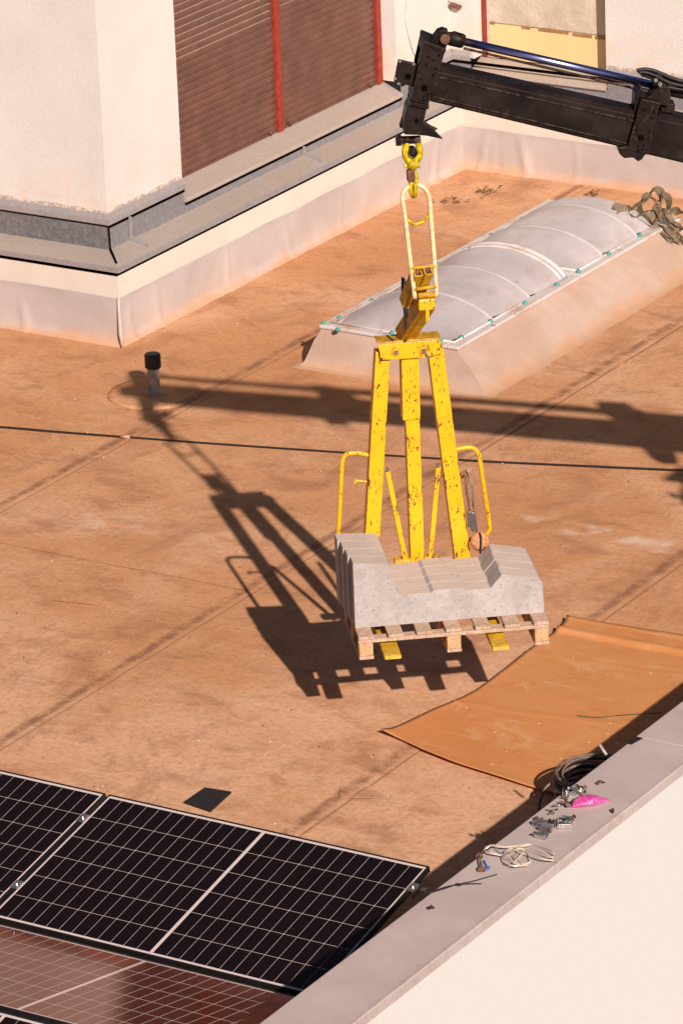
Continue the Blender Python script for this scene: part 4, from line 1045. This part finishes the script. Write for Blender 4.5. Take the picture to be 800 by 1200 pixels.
# things lying on the coping
ZC = HP+.001
def cp(x, y, dz=0): return onz(x, y, ZC+dz)
def small_bolt(x, y, ang, ln=.05, r=.008, name='bolt', label='', group=None, mat=MSTEEL, cat='bolt', tilt=0):
    p = cp(x, y, r); t = thing(name, (p.x, p.y, ZC), label, cat, group)
    d = Vector((math.cos(ang), math.sin(ang), tilt)).normalized(); p = Vector((p.x, p.y, ZC+r*1.5))
    MB().lathe(p, d, [(0, r), (ln, r*.95)], 8).build('shank', mat, t, smooth=False)
    MB().lathe(p-d*.006, d, [(0, r*1.8), (.011, r*1.8)], 6).build('head', mat, t)
    return t
def channel_clamp(x, y, ang, label, ln=.07):
    p = cp(x, y, .01); t = thing('panel_clamp', (p.x, p.y, ZC), label, 'clamp', 'loose panel clamps on the coping')
    d = Vector((math.cos(ang), math.sin(ang), 0)); s = Vector((-d.y, d.x, 0)); c = Vector((p.x, p.y, ZC+.018))
    mm = MB(); mm.box(c-Z*.013, d*ln/2, s*.018, Z*.003); mm.box(c+s*.017, d*ln/2, s*.002, Z*.016); mm.box(c-s*.017, d*ln/2, s*.002, Z*.016); mm.box(c-s*.026+Z*.014, d*ln/2, s*.010, Z*.002)
    mm.build('channel', MSTEEL, t, bevel=.001)
    MB().lathe(c-Z*.015, (d*.3+s*.9+Z*.25), [(0, .006), (.055, .006), (.056, .011), (.064, .011)], 8).build('screw', MB_, t)
spots = [(632, 966, 1.1, 'steel panel clamp with upright screw at the back of the left clamp pile'), (640, 972, .3, 'steel panel clamp lying flat in the middle of the clamp pile'), (634, 980, .0, 'steel panel clamp nearest the outer coping edge'),
         (655, 966, 1.9, 'steel panel clamp standing on end right of the pile'), (664, 963, .1, 'steel panel clamp at the right end of the pile'), (661, 968, .6, 'steel panel clamp tucked under the right hand one'),
         (670, 929, .2, 'steel panel clamp above the pink bag, beside the screws'), (663, 931, 2.0, 'steel panel clamp upright at the left above the pink bag')]
for x, y, a, lb in spots: channel_clamp(x, y, a, lb, .06 if y < 940 else .07)
k = 0
for (x0, y0, n_, sx, sy, where) in ((681, 927, 16, 6, 5, 'in the heap above the pink bag'), (664, 943, 12, 9, 3.5, 'in the row left of the pink bag'), (648, 953, 6, 5, 2, 'in the small group left of the bag')):
    for q in range(n_):
        small_bolt(x0+random.gauss(0, sx*.5), y0+random.gauss(0, sy*.5), random.uniform(0, 6.3), random.uniform(.025, .045), random.uniform(.004, .006), 'screw', 'short metal screw '+where, 'screws lying '+where,
                   random.choice((MSTEEL, MB_, MRUST, MSTEEL)), 'screw', random.uniform(0, .6))
small_bolt(700, 919, 1.0, .03, .006, 'screw', 'single screw lying farthest up the coping beyond the bag', None, MRUST, 'screw', .3)
small_bolt(702, 917, .2, .03, .005, 'screw', 'single dark screw touching the farthest screw on the coping', None, MB_, 'screw')
small_bolt(718, 951, .4, .004, .008, 'nut', 'small dark nut alone on the coping right of the pink bag', None, MB_, 'nut')
small_bolt(502, 1065, .6, .03, .005, 'screw', 'small screw alone near the solar panel end of the coping', None, MB_, 'screw')
small_bolt(506, 1064, 2.2, .02, .005, 'screw', 'tiny screw crossing another near the solar panels', None, MRUST, 'screw')
# upright bolt
p = onz(562.5, 1020, HP)
t = thing('anchor_bolt', p, 'rusty anchor bolt lying at the inner coping edge beside the straps', 'bolt')
a, b_ = onz(561.5, 1004, HP+.012), onz(564, 1020, HP+.012)
MB().tube([a, b_], .010, 10).build('shank', MSTEEL, t, smooth=True); dd_ = (b_-a).normalized()
MB().lathe(a-dd_*.01, dd_, [(0, .021), (.012, .021)], 6).build('nut', MRUST, t); MB().lathe(b_-dd_*.008, dd_, [(0, .021), (.010, .021)], 12).build('washer', MRUST, t)
a = [onz(*q, HP+.008) for q in ((567, 1009), (569.5, 1014), (571, 1018), (568.5, 1019.5), (572, 1019), (573, 1016))]
MB().tube(catmull(a, 5), .005, 6).build('plastic_clip', simple('blue_plastic', (.06, .17, .50), .4), base=a[2], smooth=True, label='tiny bright blue plastic clip beside the anchor bolt', cat='clip')
# pink bag
pb_ = onz(690, 943, HP)
bx, by = (onz(708, 940, HP)-onz(671, 946, HP)).normalized(), None
by = Vector((-bx.y, bx.x, 0))
def bag(a, b):
    t = a*math.pi; r = math.sin(t)**.75*(1 if a < .5 else 1.0); ph = b*2*math.pi
    r = (math.sin(t)**.8)*(1.25-a*.55); x = (a-.48)*.235; y = .050*r*math.cos(ph); z = .024*r*(math.sin(ph)+.95)
    k = 1+.22*noise.noise(Vector((a*5, math.cos(ph)*2, math.sin(ph)*2)))+.12*noise.noise(Vector((a*16, math.cos(ph)*5, math.sin(ph)*5)))
    return pb_+bx*x+by*y*k+Z*(z*k+.002)
mpk = NT('pink_plastic'); mpk.b.inputs['Transmission Weight'].default_value = .15; mpk.b.inputs['Subsurface Weight'].default_value = .2
MPK = mpk.out(mpk.mix(mpk.ramp(mpk.noise(30, 4), .35, .7), (.66, .055, .29), (.82, .16, .46)), .25, 0, .6); mpk.bump(mpk.noise(55, 4), .5, .01)
MB().grid(bag, 28, 20).build('plastic_bag', MPK, base=pb_, smooth=True, label='small crumpled bright pink plastic bag on the coping', cat='bag')
# clear strapping, tangled
MCL = simple('clear_strapping', (.72, .62, .50), .25, var=.1, spec=.8); MCL.node_tree.nodes['Principled BSDF'].inputs['Transmission Weight'].default_value = .35
st = thing('strapping_tangle', onz(610, 1000, HP), 'tangle of pale translucent packing strap spread on the coping', 'packing strap')
for pts in ([(563, 1003), (567, 996), (577, 991), (586, 998), (592, 1003), (600, 1010), (612, 1014), (622, 1009), (617, 1000), (604, 997), (594, 1000), (590, 1008), (598, 1014)],
            [(577, 991), (590, 993), (605, 992), (620, 990), (634, 993), (646, 998), (650, 1003), (646, 1005), (632, 999), (618, 995), (604, 1002)],
            [(592, 1004), (604, 996), (615, 996), (607, 1006), (600, 1011), (592, 1006)], [(606, 998), (620, 1003), (636, 1007), (648, 1009), (653, 1011)], [(590, 1008), (590, 1000), (600, 994), (612, 992), (624, 990)],
            [(568, 997), (575, 1000), (590, 1003), (594, 1002)], [(600, 1003), (610, 1012), (618, 1014), (600, 1015), (592, 1011)]):
    P = catmull([onz(x, y, HP+.010+.022*abs(math.sin(i*1.7+x))) for i, (x, y) in enumerate(pts)], 6)
    MB().ribbon(P, .010, [Z*.8+Vector((math.cos(k*.2), math.sin(k*.2), 0))*.9 for k in range(len(P))], .0012).build('strap', MCL, st)
# two thin black ties
for pts, lb in (([(503, 1047), (515, 1042), (530, 1038), (548, 1036), (564, 1036)], 'thin black cable tie pointing at the inner coping edge'), ([(507, 1046), (520, 1042), (535, 1037), (554, 1033), (582, 1025)], 'longer thin black cable tie crossing the other one')):
    P = catmull([onz(x, y, HP+.006+.006*(i % 2)) for i, (x, y) in enumerate(pts)], 5)
    MB().tube(P, .0030, 5).build('cable_tie', MRUB, base=P[0], smooth=True, label=lb, cat='cable tie', group='cable ties on the coping')
for x, y in ((537, 1037), ): MB().box(onz(x, y, HP+.01), (.012, .004, 0), (-.002, .006, 0), (0, 0, .005)).build('tie_head', MRUB, base=onz(x, y, HP+.01), label='small black tie head where the cable ties cross', cat='tie head')

# leaf litter and grit on the roof
random.seed(11)
MLF = simple('dry_leaf', (.24, .13, .05), .8, var=.6, scale=15); MGT = simple('pale_grit', (.72, .58, .48), .9); MGD = simple('dark_grit', (.09, .04, .025), .9)
def litter(x, y, n_, sx, sy, label):
    mm = MB(); c = onz(x, y)
    for _ in range(n_):
        q = onz(x+random.gauss(0, sx), y+random.gauss(0, sy)); q.z = .006+random.random()*.025
        a = random.uniform(0, 6.3); r = random.uniform(.012, .03); u = Vector((math.cos(a), math.sin(a), random.uniform(-.4, .4)))*r; v = Vector((-math.sin(a), math.cos(a), random.uniform(-.6, .6)))*r*.45
        mm.face([q-u, q-v, q+u, q+v])
    mm.build('dry_leaves', MLF, base=c, kind='stuff', label=label, cat='dry leaves')
litter(571, 225, 46, 7, 2.4, 'larger clump of dry leaves near the inner wall corner')
litter(530, 237, 34, 9, 1.8, 'smaller clump of dry leaves beside the suspension link')
litter(695, 228, 20, 3, 1.6, 'curled dry leaf by the back of the skylight')
mm = MB(); md_ = MB()
for k in range(420):
    x, y = random.uniform(0, 800), random.uniform(240, 1000)
    q = onz(x, y)
    if q.x < XW+.1 or q.x > XI-.05 or q.y > YF-.1 or (X0s-.3 < q.x < X1s+.4 and q.y > Y0s-.35): continue
    r = random.choice((.0025, .003, .003, .004, .007)); t_ = md_ if random.random() < .35 else mm
    i = len(t_.v); z0 = .002
    t_.v += [q+Vector((r, 0, z0)), q+Vector((0, r*.8, z0)), q+Vector((-r, .2*r, z0)), q+Vector((0, -r, z0)), q+Vector((0, 0, z0+r))]
    t_.f += [(i, i+1, i+4), (i+1, i+2, i+4), (i+2, i+3, i+4), (i+3, i, i+4)]
mm.build('grit', MGT, base=(-15, 24, 0), kind='stuff', label='pale grit scattered over the orange roof', cat='grit')
md_.build('dark_grit', MGD, base=(-15, 24, 0), kind='stuff', label='dark crumbs scattered over the orange roof', cat='grit')

# unseen plate, knob and arm, added to cast the shadow at the right edge
def back(x, y, X):
    S = onz(x, y); return S-SUN*((S.x-X)/SUN.x)
wp = [back(x, y, -9.9) for x, y in ((774, 562), (797, 546), (836, 551), (850, 575), (822, 610), (794, 583), (800, 566))]
MB().prism(wp, SUN*.02).build('shadow_plate', MB_, cr)
MB().lathe(back(788, 580, -9.9), SUN, [(-.01, .028), (.01, .028)], 12).build('shadow_knob', MB_, cr)
MB().tube([back(788, 580, -9.9), back(800, 581, -9.9)], .008, 6).build('shadow_knob_stem', MB_, cr)
cpt = sum(wp, Vector((0, 0, 0)))/len(wp)+Vector((.12, .03, 0))
ub = HB+BU*5.6; ub.z = (bp(1180, 270).z)
MB().tube([cpt, cpt+Vector((.9, .2, .0)), ub], .03, 8).build('shadow_plate_arm', MB_, cr)
